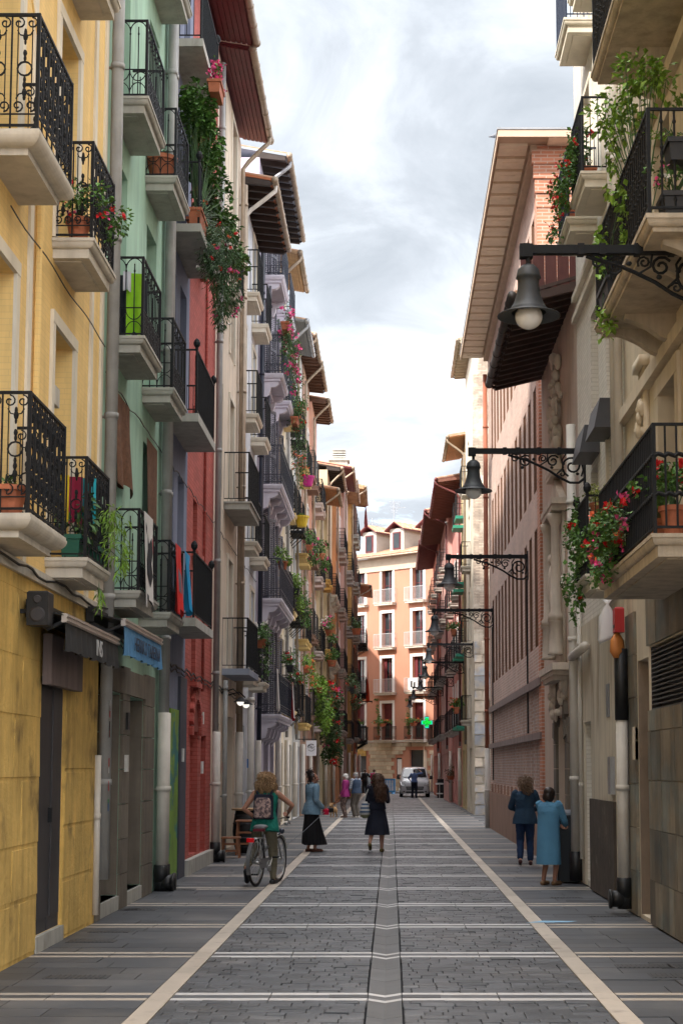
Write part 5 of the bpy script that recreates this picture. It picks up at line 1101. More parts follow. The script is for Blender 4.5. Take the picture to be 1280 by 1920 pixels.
for i, (c, lb, Y) in enumerate((((.70,.50,.02), 'yellow', 16.15), ((.30,.02,.06), 'dark red', 16.42), ((.02,.30,.36), 'teal', 16.75))):
    hang_cloth(lb+' garment drying on the low far balcony of the yellow house', 16.25+.1*i, 4.80, .15, .5, -3.46+.12*i, M(lb+'_cloth', c, .9, .2, 6), 'garment', 'clothes', i, .03, rz=R(-80))
for i, (c, lb, Y, h, xx, w_) in enumerate((((.02,.022,.03), 'black shirt', 19.7, .85, -3.48, .16), ((.26,.55,.02), 'fluorescent green vest', 19.62, .8, -3.33, .19), ((.55,.55,.60), 'pale grey cloth', 19.55, .25, -3.36, .10), ((.03,.04,.08), 'navy trousers', 19.9, .8, -3.3, .2))):
    hang_cloth(lb+' drying on the middle mint balcony', Y, 8.0, w_, h, xx, M(lb, c, .9, .1, 6), 'garment', 'clothes', i, .03, rz=R(-78))
burlap = M('brown_reed_mat', (.155,.075,.042), .95, .3, 12, bump=.8, bscale=60, bdist=.01, streak=.2)
hang_cloth('wavy brown reed mat over the near mint house window', 19.62, 6.5, 1.05, 1.15, -3.45, burlap, 'reed_mat', 'mat', .3, .07)
hang_cloth('flat brown reed mat over the far mint house window', 22.25, 6.45, 1.0, 1.25, -3.46, burlap, 'reed_mat', 'mat', 1.3, .015)
q = PX(517, 1270, -2.85); hang_cloth('white cloth hanging on the low lilac balcony', q.y, 4.25, .5, 1.0, -2.84, M('white_cloth', (.7,.68,.66)), 'flag', 'flag', 1, .04)
wh = M('flag_white', (.7,.7,.7), .9); hang_cloth('red flag with white and green crosses on the low lilac balcony', 45.6, 4.25, .75, 1.05, -2.84, M('flag_red', (.55,.02,.03), .9), 'flag', 'flag', 2, .05, 0, (([(.42,0),(.58,0),(.58,1),(.42,1)], wh), ([(0,.42),(1,.42),(1,.58),(0,.58)], wh), ([(0,0),(.12,0),(.40,.36),(.36,.42)], greenink), ([(1,1),(.88,1),(.6,.62),(.64,.58)], greenink)))
hang_cloth('orange red flag with dark eagle on the coral corner house', 103.2, 8.2, 1.1, 2.0, -1.55, M('flag_orange', (.68,.06,.02), .9), 'flag', 'flag', 2, .12, .5, (([(.35,.3),(.6,.25),(.7,.5),(.5,.65),(.35,.5)], ink),))
hang_cloth('small faded red flag under the ochre house eave', 101, 18.9, 1.2, 1.6, -1.65, M('flag_faded', (.45,.12,.14), .9), 'flag', 'flag', 2, .12, .4, (([(.1,.3),(.9,.3),(.9,.45),(.1,.45)], wh), ([(.2,.5),(.8,.5),(.5,.8)], greenink)))
for px, py, lb, mt in ((766, 1197, 'white printed cloth on the right middle balcony of the peach house', M('white_cloth', (.7,.68,.66))),):
    w_ = K.P(7.6, -.58, 8.75); t = thing('banner', lb, 'banner', w_, PA); m = MB(); m.box(-.5, .5, -.03, -.02, -.9, 0); m.build('cloth', mt, t); m = MB(); m.box(-.25, -.05, -.04, -.031, -.7, -.2); m.box(.05, .25, -.04, -.031, -.75, -.3); m.build('print', ink, t)
# hanging shop sign
t = thing('shop_sign', 'white square hanging sign with black swirl emblem by the white house', 'sign', (-2.95, 59.4, 2.53)); m = MB(); m.bbox(-.19, .19, -.03, .03, -.28, .28, .004); m.build('board', M('sign_white', (.72,.70,.72), .5, .04), t)
m = MB()
def flat(pts, r): m.tube([(a, -.035, b_) for a, b_ in pts], r, 4)
flat(arc(0, .02, .13, math.pi*.95, math.pi*.25, 10), .016); flat(arc(0, .02, .13, -math.pi*.8, -math.pi*.1, 10), .010); flat([(-.13,.05),(-.07,.10),(-.03,.08),(.0,.03),(.03,-.02)], .014); flat([(.02,.06),(.06,.0),(.12,.05),(.15,.06)], .008); flat([(-.14,.0),(-.08,.03),(-.03,.02)], .007); m.build('emblem', ink, t)
m = MB(); m.tube([(-.55,0,.33),(.2,0,.33)], .018, 5); m.tube([(-.15,0,.27),(-.15,0,.33)], .01, 4); m.tube([(.15,0,.27),(.15,0,.33)], .01, 4); m.build('bracket', iron, t)
# pharmacy cross
t = thing('pharmacy_cross', 'lit green pharmacy cross with blue rim on the dusky pink house', 'sign', (2.18, 98.2, 4.57)); a, b_ = .13, .37
cr = [(-a,-b_),(a,-b_),(a,-a),(b_,-a),(b_,a),(a,a),(a,b_),(-a,b_),(-a,a),(-b_,a),(-b_,-a),(-a,-a)]
def crs(k, y0, y1, mt, nm, e=0., st=0.): MB().prism([(x*k, z*k) for x, z in cr], y0, y1, lambda p, q, t_: (p, t_, q)).build(nm, mt, t)
crs(1, -.06, .06, M('sign_blue', (.01,.05,.25), .4), 'housing'); crs(.90, -.075, -.062, M('cyan_tube', (.02,.85,.62), .4, 0, emit=.09), 'rim_light'); crs(.72, -.088, -.077, M('green_led', (.01,.80,.06), .4, 0, emit=.10), 'led_panel')
m = MB(); rr = random.Random(4)
for k in range(12): x, z = rr.uniform(-.2,.2), rr.uniform(-.2,.2); m.box(x-.03, x+.03, -.097, -.089, z-.02, z+.02)
m.build('dark_leds', M('dark_led', (.0,.10,.02), .5), t); m = MB(); m.tube([(.3,0,.1),(.85,0,.1)], .03, 5); m.build('bracket', iron, t)
# bag, red box and orange cloth on the pipe between the two right houses
t = thing('plastic_bag', 'white plastic bag tied to the black pipe beside the limestone house', 'bag', (2.76, 20.35, 3.42)); m = MB(); m.loft([[(r_*math.cos(k*.785)*(1+.15*math.sin(k*3+z*9)), r_*.18*math.sin(k*.785), z+.05*math.cos(k*.785)*(z < .1)) for k in range(8)] for r_, z in ((.12,0),(.13,.05),(.10,.3),(.05,.42),(.02,.46),(.07,.52))]); m.build('bag', M('thin_white_plastic', (.70,.70,.72), .4, .1), t, True)
t = thing('red_box', 'small red metal box on the pipe beside the limestone house', 'box', (2.87, 20.15, 3.5)); m = MB(); m.bbox(-.06, .06, -.1, .1, 0, .32, .02); m.build('casing', M('red_metal', (.40,.02,.02), .5, .1), t); m = MB(); m.box(-.065, -.06, -.06, .06, .06, .1); m.build('vent', dark_door, t)
t = thing('orange_bag', 'orange plastic bag hanging under the red box', 'bag', (2.85, 20.15, 3.18)); m = MB(); m.loft([[(r_*math.cos(k*.785), r_*.6*math.sin(k*.785+.4), z) for k in range(8)] for r_, z in ((.05,0),(.10,.08),(.09,.22),(.03,.32))]); m.build('bag', M('orange_plastic', (.55,.20,.05), .5, .2), t, True)
# pigeon on the brick building roof
t = thing('pigeon', 'grey pigeon perched on the eave corner of the brick building', 'bird', (2.24, 32.55, 14.95), R(-70)); m = MB()
m.loft([[(r_*math.cos(k*.628), y, z+r_*1.0*math.sin(k*.628)) for k in range(10)] for y, z, r_ in ((-.20,.07,.012),(-.12,.09,.03),(-.04,.12,.062),(.03,.14,.066),(.08,.17,.045),(.10,.21,.030),(.115,.235,.034),(.135,.245,.024),(.155,.24,.008))]); m.tube([(.02,0,.08),(.02,.01,0)], .008, 5); m.tube([(-.02,0,.08),(-.02,.01,0)], .008, 5); m.build('body', M('pigeon_grey', (.16,.17,.19), .7, .3, 20), t, True)
# bins, barrel, stools, barrier
t = thing('litter_bin', 'tall black litter bin against the cream brick house beside the woman in blue', 'bin', (2.80, 25.75, 0)); m = MB(); m.loft([[(cx*w_, cy*.26, z) for cx, cy in ((-1,-.9),(-.9,-1),(.9,-1),(1,-.9),(1,.9),(.9,1),(-.9,1),(-1,.9))] for z, w_ in ((.02,.165),(.05,.18),(.5,.19),(1.0,.19),(1.06,.18))]); m.build('body', M('black_bin_plastic', (.016,.019,.022), .38, .1), t)
m = MB(); m.loft([[(cx*w_, cy*.25*w_/.18, z) for cx, cy in ((-1,-1),(1,-1),(1,1),(-1,1))] for z, w_ in ((1.06,.185),(1.10,.175),(1.13,.14),(1.14,.05))]); m.build('lid', M('grey_bin_lid', (.14,.15,.17), .35, .1), t); m = MB(); m.box(-.193, -.188, -.16, .16, .86, .98); m.build('slot', rubber, t)
t = thing('barrel', 'black wine barrel with wooden top beside the beige house bar', 'barrel', (-3.08, 34.6, 0)); m = MB(); m.lathe([(.24,0),(.29,.25),(.31,.45),(.29,.68),(.25,.9)], n=20); m.build('staves', M('black_barrel', (.018,.017,.016), .5, .2, 4), t, True)
m = MB(); [m.lathe([(r_,z),(r_+.008,z+.02),(r_,z+.04)], n=20) for r_, z in ((.265,.12),(.302,.3),(.302,.6),(.268,.78))]; m.build('hoops', dark_door, t); m = MB(); m.lathe([(.33,.90),(.34,.915),(.34,.94),(.33,.945)], n=24); m.build('table_top', wood_tan, t)
wst = M('red_brown_wood', (.25,.10,.045), .55, .2, 4)
def stool(label, loc, w, d, h, name='wooden_stool', cat='stool', rail=True):
    t = thing(name, label, cat, loc); MB().bbox(-w/2, w/2, -d/2, d/2, h-.035, h, .006).build('seat', wst, t)
    for x in (-1, 1):
        for y in (-1, 1): MB().tube([(x*(w/2-.04), y*(d/2-.04), h-.035), (x*(w/2-.02), y*(d/2-.02), 0)], .022, 4).build('leg', wst, t)
    if rail:
        for z in (h*.3, h*.62):
            MB().box(-w/2+.04, w/2-.04, -d/2+.02, -d/2+.045, z, z+.04).build('rail', wst, t)
stool('high wooden slatted table in front of the black barrel', (-2.98, 33.75, 0), .5, .45, .72, 'bar_table', 'table'); stool('low wooden stool beside the drainpipe of the red house', (-3.22, 32.6, 0), .38, .32, .42)
m = MB(); m.lathe([(.03,0),(.035,.05),(.04,.06)], n=12); m.build('cup', white_paint, None, loc=(-2.85, 33.75, .721), label='small white cup on the high wooden bar table', category='cup')
grey_c = M('grey_container', (.11,.12,.125), .5, .15, 2)
for i, (px, w_, lb) in enumerate(((672, 1.1, 'rounded grey waste container nearest the coral house'), (681, 1.1, 'rounded grey waste container behind the person in black'), (699, 1.0, 'rounded grey waste container beside the blue barrier'))):
    x = (px-VPX)*113/F_PX; t = thing('waste_container', lb, 'bin', (x, 114+i*.9, 0)); m = MB(); m.loft([[(r_*math.cos(k*.3927), r_*math.sin(k*.3927), z) for k in range(16)] for r_, z in ((.45*w_,.03),(.47*w_,.8),(.45*w_,1.15),(.36*w_,1.38),(.2*w_,1.48),(.03,1.5))]); m.build('shell', grey_c, t, True); m = MB(); m.box(-.2, .2, -.5*w_, -.42*w_, .95, 1.15); m.build('hatch', rubber, t)
t = thing('barrier', 'blue plastic barrier standing in front of the peach house', 'barrier', (-.28, 113, 0), R(-20)); blu = M('blue_plastic', (.02,.22,.50), .45, .1)
m = MB(); m.box(-.6, .6, -.03, .03, .95, 1.05); m.box(-.6, .6, -.03, .03, .12, .22); m.box(-.6, -.5, -.03, .03, .22, .95); m.box(.5, .6, -.03, .03, .22, .95); m.build('frame', blu, t)
for k in range(8): MB().box(-.45+k*.12, -.40+k*.12, -.02, .02, .22, .95).build('bar', blu, t)
for k in (-1, 1): MB().box(k*.45-.04, k*.45+.04, -.25, .25, 0, .12).build('foot', blu, t)
t = thing('street_bin', 'small black bin by the drainpipes of the dusky pink house', 'bin', (2.95, 94.5, 0)); m = MB(); m.bbox(-.25, .25, -.25, .25, .05, 1.1, .04); m.build('body', rubber, t); m = MB(); m.box(-.27, .27, -.27, .27, 1.1, 1.16); m.build('lid', dark_door, t)
t = thing('leaflet_stand', 'white leaflet stand beside the small black bin', 'stand', (2.75, 92, 0)); m = MB(); m.box(-.25, .25, -.15, .15, 0, .08); m.box(-.2, .2, -.12, .12, .32, .38); m.box(-.22, .22, -.14, .14, .86, .95); m.tube([(0,0,0),(0,0,.9)], .02, 5); m.build('tray', white_paint, t)
plant('dried brown wreath bush on the wall of the rose red house', (3.05, 83.0, 1.2), [(0,0,.3,.3,.3,.35,220)], pot=('pot',.2,.2,None), lm=M('dry_brown_leaf', (.12,.07,.04), .8, .2, rnd=.3), ls=.12)
m = MB(); m.quad((0,0,0),(.5,.06,0),(.62,.16,.004),(.2,.12,.012)); m.build('paper_scrap', M('pale_blue_paper', (.25,.45,.62), .7), None, loc=(*gr(985, 1731)[:2], .006), label='pale blue paper scrap lying on the white kerb band', category='paper')
# ================================================================= PEOPLE
V = Vector
def ik(a, t, l1, l2, pole):
    a, t = V(a), V(t); d = t-a; L_ = min(d.length, (l1+l2)*.999); d.normalize(); x = (l1*l1-l2*l2+L_*L_)/(2*L_); h = math.sqrt(max(l1*l1-x*x, 0))
    p = V(pole)-d*V(pole).dot(d); p = p.normalized() if p.length > 1e-4 else d.orthogonal().normalized()
    return a+d*x+p*h, a+d*L_
TEX = bpy.data.textures.new('cloth_folds', 'CLOUDS'); TEX.noise_scale = .08; TEX.noise_depth = 2
TEXH = bpy.data.textures.new('hair_tufts', 'CLOUDS'); TEXH.noise_scale = .035; TEXH.noise_depth = 3
def skinmesh(m, name, mat, parent, vox, sm=3, disp=0, tex=None, shade=True):
    o = m.build(name, mat, parent); k = o.modifiers.new('r', 'REMESH'); k.mode = 'VOXEL'; k.voxel_size = vox; k.use_smooth_shade = shade
    if sm: k = o.modifiers.new('s', 'SMOOTH'); k.factor = .5; k.iterations = sm
    if disp: k = o.modifiers.new('d', 'DISPLACE'); k.texture = tex or TEX; k.strength = disp; k.mid_level = .5; k.texture_coords = 'LOCAL'
    return o
def ring(c, rx, ry, n=20, rot=None, fold=0, ph=0, nf=9):
    out = []
    for k in range(n):
        a = 2*math.pi*k/n; f = 1+fold*math.sin(nf*a+ph)+fold*.6*math.sin((nf*2-3)*a+ph*2); p = V((rx*f*math.cos(a), ry*f*math.sin(a), 0)); out.append(V(c)+(rot@p if rot else p))
    return out
class Person:
    def __init__(s, label, loc, rz, H, feet=((-.10,0,0),(.10,0,0)), hands=None, lean=0., headyaw=0., headtilt=0., vox=.008, wide=1., sk=None, heel=(0,0), toe=(0,0), fem=True, poles=None, curl=(.5,.5), hip=.90):
        s.t = thing('person', label, 'person', loc, rz, None); s.t.scale = (H/1.7,)*3; s.vox = vox; s.wide = wide; s.sk = sk or skin
        s.rot = Matrix.Rotation(-lean, 3, 'X'); s.hipz = hip; q = s.q
        s.sh = [q((-.175*wide, 0, 1.395)), q((.175*wide, 0, 1.395))]; s.hip = [V((-.085*wide, 0, hip)), V((.085*wide, 0, hip))]
        s.neck = q((0, -.005, 1.44)); s.hc = q((0, .025, 1.575)); s.hr = Matrix.Rotation(headyaw, 3, 'Z')@Matrix.Rotation(-headtilt-lean*.4, 3, 'X')
        s.ank = []; s.knee = []; s.toe = []
        for i in (0, 1):
            f = V(feet[i]); an = f+V((0, -.02-heel[i]*.5, .085+heel[i])); k, a = ik(s.hip[i], an, .43, .415, (.0, 1, 0)); s.knee.append(k); s.ank.append(a)
            d = Matrix.Rotation(toe[i], 3, 'Z')@V((0, 1, 0)); s.toe.append((a+V((0,0,-.05))+d*.02-V((0,0,0)), f+d*.15+V((0, 0, .03)), d))
        hands = hands or ((-.24, .06, .80), (.24, .06, .80)); s.elb = []; s.wr = []
        for i in (0, 1):
            sg = -1 if i == 0 else 1; pole = (poles or {}).get(i, (sg*.4, -1, -.1)); e, w = ik(s.sh[i], hands[i], .30, .26, pole); s.elb.append(e); s.wr.append(w)
        s.curl = curl; s.body(fem)
    def q(s, p):
        p = V(p); b = V((0, 0, s.hipz)); return b+s.rot@(V((p.x, p.y, p.z-.90)))
    def torso(s, g, hem, top=1.43, flare=0., waist=.0, fem=True):
        P = [(1.44, .070, .065), (1.415, .13*s.wide, .075), (1.37, .175*s.wide, .095), (1.27, .168*s.wide, .115), (1.10, .142*s.wide, .098), (.98, .165*s.wide, .118), (.90, .178*s.wide, .125), (.80, .182*s.wide, .125), (.70, .18*s.wide, .12)]
        rings = []
        for z, rx, ry in P:
            if z > top+.02 or z < hem-.05: continue
            f = flare*max(0, 1.10-z); w = waist if .95 < z < 1.2 else 0
            rings.append(ring(s.q((0, 0, max(z, hem))), rx+g+f-w*0, ry+g+f+w, 20, s.rot))
        return rings
    def body(s, fem):
        m = MB(); m.loft(s.torso(0, .86)); a = s
        for i in (0, 1):
            m.cap(s.hip[i], .085, s.knee[i], .055); m.cap(s.knee[i], .052, s.knee[i].lerp(s.ank[i], .35), .055); m.cap(s.knee[i].lerp(s.ank[i], .35), .054, s.ank[i], .036)
            h, t, d = s.toe[i]; m.cap(h-d*.04, .036, t, .028); m.cap(s.ank[i], .037, h, .036)
            m.cap(s.sh[i], .052, s.elb[i], .038); m.cap(s.elb[i], .038, s.wr[i], .026); s.hand(m, i)
        m.cap(s.neck-V((0,0,.05)), .058, s.neck+(s.hc-s.neck)*.6, .052)
        R_ = s.hr; c = s.hc
        def hd(p): return c+R_@V(p)
        m.blob(hd((0, -.012, .03)), (.076, .092, .088), 14, 10, R_); m.blob(hd((0, .03, -.035)), (.058, .062, .075), 12, 8, R_); m.cap(hd((0, .055, -.09)), .026, hd((0, .03, -.09)), .03)
        m.cap(hd((0, .088, .012)), .008, hd((0, .108, -.022)), .013); m.cap(hd((-.03,.078,.035)), .012, hd((.03,.078,.035)), .012); m.cap(hd((-.02,.088,-.055)), .009, hd((.02,.088,-.055)), .009)
        for k in (-1, 1): m.blob(hd((k*.077, -.005, -.005)), (.012, .022, .032), 8, 6, R_); m.blob(hd((k*.04, .07, -.02)), (.025,.022,.025), 8, 6)
        skinmesh(m, 'body', s.sk, s.t, s.vox, 2)
        e = MB()
        for k in (-1, 1): e.blob(hd((k*.030, .086, .012)), (.011, .006, .007), 8, 6, R_)
        e.build('eyes', M('eye_dark', (.03,.02,.015), .3, 0), s.t, True)
    def hand(s, m, i):
        w = s.wr[i]; d = (w-s.elb[i]).normalized(); sg = -1 if i == 0 else 1
        side = d.cross(V((-sg, 0, .2))); side = side.normalized() if side.length > .1 else V((0, 1, 0)); pn = side.cross(d).normalized()   # palm normal
        if pn.dot(V((-sg, 0, -.2))) < 0: pn = -pn
        fw = side if side.dot(V((0, 1, .3))) > 0 else -side
        for o_ in (-.027, -.009, .009, .027): m.cap(w, .016, w+d*.075+fw*o_, .012, 8)
        c = s.curl[i]
        for o_, l in ((.029, .072), (.010, .082), (-.010, .077), (-.028, .060)):
            k = w+d*.08+fw*o_; d1 = (d*math.cos(c)+pn*math.sin(c)).normalized(); d2 = (d*math.cos(c*2.1)+pn*math.sin(c*2.1)).normalized(); k1 = k+d1*l*.5; m.cap(k, .0095, k1, .009, 7); m.cap(k1, .009, k1+d2*l*.5, .0078, 7)
        b0 = w+d*.025+fw*.026; dt = (fw*.75+d*.6+pn*.4).normalized(); dt2 = (fw*.2+d*.85+pn*.5).normalized(); m.cap(b0, .0125, b0+dt*.04, .0105, 7); m.cap(b0+dt*.04, .0105, b0+dt*.04+dt2*.035, .009, 7)
    def top(s, mat, g=.016, hem=.86, sleeve=1., flare=0., name='shirt', disp=.022, collar=True, sg=.014):
        m = MB(); m.loft(s.torso(g, hem, 1.43 if sleeve >= .3 else 1.405, flare))
        if sleeve < .3:
            for i in (0, 1): m.cap(s.sh[i]*.55+s.q((0,0,1.36))*.45, .05, s.sh[i].lerp(s.q((0,0,1.1)), .2), .06)
        for i in (0, 1):
            if sleeve >= .3:
                f = min(1, sleeve/.5); m.cap(s.sh[i], .056+sg, s.sh[i].lerp(s.elb[i], f), .043+sg)
                if sleeve > .5: m.cap(s.elb[i], .042+sg, s.elb[i].lerp(s.wr[i], min(.97, (sleeve-.5)*2)), .030+sg)
        if collar: m.cap(s.neck-V((0,0,.02)), .064, s.neck+(s.hc-s.neck)*.16, .060)
        return skinmesh(m, name, mat, s.t, s.vox, 4, disp)
    def pants(s, mat, g=.014, ln=.95, name='trousers', hemr=.05, disp=.020):
        m = MB(); m.loft(s.torso(g*.7, .84, 1.02))
        for i in (0, 1):
            m.cap(s.hip[i], .088+g, s.knee[i], .060+g); e = s.knee[i].lerp(s.ank[i], ln); m.cap(s.knee[i], .060+g, e, hemr)
        return skinmesh(m, name, mat, s.t, s.vox, 4, disp)
    def shoes(s, mat, sole=None, name='shoe', g=.012):
        for i in (0, 1):
            m = MB(); h, t, d = s.toe[i]; m.cap(h-d*.05+V((0,0,.0)), .036+g, t-d*.02, .032+g*.7); m.cap(h-d*.06-V((0,0,.02)), .03, t-V((0,0,.012)), .026)
            skinmesh(m, name, mat, s.t, s.vox, 2)
    def skirt(s, mat, z0, z1, r0, r1, off=(0,0), fold=.05, name='skirt', n=72, rows_=9, nf=9):
        m = MB(); rr = []
        for j in range(rows_+1):
            t = j/rows_; z = z0+(z1-z0)*t; e = t*t*(3-2*t)*.5+t*.5; rr.append(ring((off[0]*t*t, off[1]*t*t, z), r0[0]+(r1[0]-r0[0])*e, r0[1]+(r1[1]-r0[1])*e, n, None, fold*t, t*1.3+z0, nf))
        m.loft(rr, cap=False); return m.build(name, mat, s.t, True)
    def hair(s, mat, blobs, strands=0, ln=.3, wave=.02, disp=.02, out=.35, front=.35, r=.006, vox=None, seed=3):
        m = MB(); R_ = s.hr; c = s.hc
        for p, rad in blobs: m.blob(c+R_@V(p), rad, 14, 10, R_)
        o = skinmesh(m, 'hair', mat, s.t, vox or s.vox, 2, disp, TEXH)
        if strands:
            k = MB(); rr = random.Random(seed); BL = [(c+R_@V(p), V(rad)) for p, rad in blobs]; n = 7; made = 0; tries = 0
            while made < strands and tries < strands*6:
                tries += 1; bc, rad = rr.choice(BL); d = V((rr.gauss(0, 1), rr.gauss(0, 1), rr.gauss(.2, 1))).normalized(); p = bc+R_@V((d.x*rad.x, d.y*rad.y, d.z*rad.z))
                if any(((R_.inverted()@(p-b2)).x/r2.x)**2+((R_.inverted()@(p-b2)).y/r2.y)**2+((R_.inverted()@(p-b2)).z/r2.z)**2 < .92 for b2, r2 in BL): continue
                nv = (R_@V((d.x/rad.x, d.y/rad.y, d.z/rad.z))).normalized(); dn = V((rr.gauss(0, .25), rr.gauss(0, .25), -1)); dn = (dn-nv*dn.dot(nv)); 
                if dn.length < .05: continue
                dn.normalize(); sd = nv.cross(dn); ph = rr.uniform(0, 6); l = ln*rr.uniform(.5, 1.1); pts = []
                for i in range(n+1):
                    t = i/n; pts.append(p+dn*l*t+nv*(.004+out*.05*math.sin(t*2.6)-l*l*t*t*1.2)+sd*math.sin(ph+t*wave*90)*wave*.35+nv*math.cos(ph+t*wave*90)*wave*.25)
                k.tube(pts, [r*(1-.5*i/n) for i in range(n+1)], 4); made += 1
            k.build('hair_strands', mat, o, True)
        return o
    def W(s, p): return s.t.matrix_world  # not used
def to_local(wp, loc, rz, H): return Matrix.Rotation(-rz, 3, 'Z')@(V(wp)-V(loc))/(H/1.7)
hair_blond = M('blond_hair', (.36,.22,.11), .55, .35, 40, rnd=.4); hair_dark = M('dark_brown_hair', (.022,.012,.009), .45, .3, 40, rnd=.3); hair_br = M('brown_hair', (.075,.035,.018), .45, .35, 30, rnd=.4); hair_gr = M('grey_hair', (.30,.29,.28), .6, .2, 40, rnd=.25); hair_wh = M('white_hair', (.62,.60,.57), .6, .12, 40, rnd=.2); hair_cb = M('ash_brown_curls', (.20,.125,.075), .55, .35, 40, rnd=.4)
# ---- woman with the bicycle
BR, BF = V((-2.06, 24.72, 0)), V((-1.79, 25.78, 0)); bh = math.atan2(-(BF-BR).x, (BF-BR).y)
loc = V((-1.97, 25.22, 0)); rz = R(-10); H = 1.72
TL = lambda p: to_local(p, loc, rz, H)
grip = V((-1.60, 25.62, 1.04))
P1 = Person('woman with curly blond hair in green sleeveless top beside a bicycle', loc, rz, H, feet=(TL((-2.20,24.92,.03)), TL((-1.84,25.32,0))), hands=((-.145,.07,.99), TL(grip+V((-.02,-.10,.06)))), lean=.13, heel=(.16,0), toe=(.35,-.1), vox=.007, sk=skin_dk, poles={0: (-1,-.6,.1), 1: (1,-.3,-.3)}, curl=(.5,.9))
teal = M('teal_green_cotton', (.006,.155,.115), .85, .12, 5, bump=.2, bscale=60, bdist=.003)
P1.top(teal, .022, .80, 0, .10, 'sleeveless_top', collar=False); P1.pants(M('olive_trousers', (.16,.14,.095), .9, .15, 5), .016, .95); P1.shoes(M('black_leather', (.015,.016,.019), .5, .1))
P1.hair(hair_blond, [((0,-.03,.03), (.102,.11,.105)), ((-.065,-.04,-.06), (.062,.085,.09)), ((.065,-.04,-.06), (.062,.085,.09)), ((0,-.085,-.08), (.095,.06,.10)), ((0,-.07,-.13), (.115,.065,.06))], 760, .13, .045, .02, .5, .3, .005)
bk = thing('backpack', 'small patterned backpack worn on the green top', 'backpack', loc, rz); bk.scale = (H/1.7,)*3
pat = M('patterned_fabric', (.40,.27,.24), .9, .3, 14, col2=(.10,.07,.08), c2=(.45,.55), c2scale=24)
m = MB(); m.loft([[tuple(P1.q((x*k, y, z))) for x, y in ((-.135,-.10),(-.13,-.20),(-.08,-.235),(.08,-.235),(.13,-.20),(.135,-.10))] for z, k in ((.99,.80),(1.01,1.0),(1.15,1.0),(1.25,.96),(1.30,.75))]); skinmesh(m, 'pouch', pat, bk, .008, 3)
navyf = M('navy_webbing', (.012,.014,.03), .85, .1)
m = MB(); m.loft([[tuple(P1.q((x*k, y, z))) for x, y in ((-.15,-.09),(-.145,-.175),(.145,-.175),(.15,-.09))] for z, k in ((.975,.8),(1.0,1.02),(1.33,1.0),(1.36,.85))]); skinmesh(m, 'back_panel', navyf, bk, .008, 2)
m = MB()
for k in (-1, 1): m.tube([P1.q((k*.10,-.14,1.34)), P1.q((k*.115,-.115,1.40)), P1.q((k*.12,-.03,1.455)), P1.q((k*.13,.07,1.41)), P1.q((k*.15,.13,1.25)), P1.q((k*.17,.03,1.02)), P1.q((k*.13,-.15,.99))], .017, 6)
m.build('straps', navyf, bk, True)
# ---- bicycle
WB = (BF-BR).length; bike = thing('bicycle', 'grey city bicycle with rear rack and red tail light', 'bicycle', BR, bh)
fr_m = M('grey_bike_paint', (.20,.20,.205), .35, .1, metal=.4); chrome = M('bike_chrome', (.5,.5,.5), .3, .1, metal=.9); rw = .345
def wheel():
    m = MB(); m.tube([(0, rw*math.cos(a), rw*math.sin(a)) for a in [2*math.pi*k/40 for k in range(40)]], .021, 8, closed=True); t_ = m.mesh('tyre', rubber, True)
    m = MB(); m.tube([(0, (rw-.03)*math.cos(a), (rw-.03)*math.sin(a)) for a in [2*math.pi*k/40 for k in range(40)]], .012, 6, closed=True)
    for k in range(28): a = 2*math.pi*k/28; m.tube([((-1)**k*.025, .02*math.cos(a+.5), .02*math.sin(a+.5)), (0, (rw-.03)*math.cos(a), (rw-.03)*math.sin(a))], .0018, 3)
    m.tube([(-.05,0,0),(.05,0,0)], .022, 8); return t_, m.mesh('rim', chrome, True)
wt, wr_ = wheel()
for y in (0, WB):
    w_ = put('wheel', wr_, bike, (0, y, rw+.02)); put('tyre', wt, w_); 
bb = V((0, .44, .29)); st_ = V((0, .30, .78)); hd0 = V((0, WB-.17, .86)); hd1 = V((0, WB-.13, .68)); ax = V((0, 0, rw+.02)); fx = V((0, WB, rw+.02))
m = MB(); m.tube([bb, st_], .017, 8); m.tube([bb, bb+V((0,.25,.05)), hd1], .021, 8); m.tube([bb.lerp(st_, .45), hd1.lerp(hd0, .3)], .019, 8); m.tube([hd0, hd1], .022, 8)
for k in (-1, 1): m.tube([bb+V((k*.03,0,0)), ax+V((k*.06,0,0))], .010, 6); m.tube([st_+V((k*.015,0,-.05)), ax+V((k*.06,0,0))], .009, 6); m.tube([hd1+V((k*.03,0,-.02)), fx+V((k*.05,0,0))], .012, 6)
m.build('frame', fr_m, bike, True)
def fender(c, a0, a1): return [[(s_*.03, c.y+(rw+.035)*math.cos(a), c.z+(rw+.035)*math.sin(a)) for s_ in (-1, 0, 1)] for a in [a0+(a1-a0)*i/16 for i in range(17)]]
for c, a0, a1 in ((ax, .5, 3.6), (fx, .4, 2.6)): m = MB(); m.loft(fender(c, a0, a1), closed=False); m.build('mudguard', fr_m if c is ax else M('cream_mudguard', (.6,.57,.5), .4), bike, True)
m = MB(); m.tube([st_, st_+V((0,-.03,.10))], .013, 8); m.build('seat_post', chrome, bike); 
m = MB(); m.loft([[(x*.5*w_, y, z+zz_) for x, zz_ in ((-1,0),(-.7,.028),(0,.035),(.7,.028),(1,0),(.6,-.03),(-.6,-.03))] for y, w_, z in ((.13,.13,.885),(.15,.22,.895),(.22,.235,.90),(.30,.15,.895),(.40,.06,.89),(.42,.03,.885))]); m.build('saddle', M('grey_saddle', (.20,.20,.21), .5, .1), bike, True)
m = MB(); m.box(-.09, .09, .10, .16, .83, .87); m.build('saddle_base', M('dark_red_plastic', (.15,.02,.03), .5), bike)
m = MB(); gl = Matrix.Rotation(-bh, 3, 'Z')@(grip-BR)
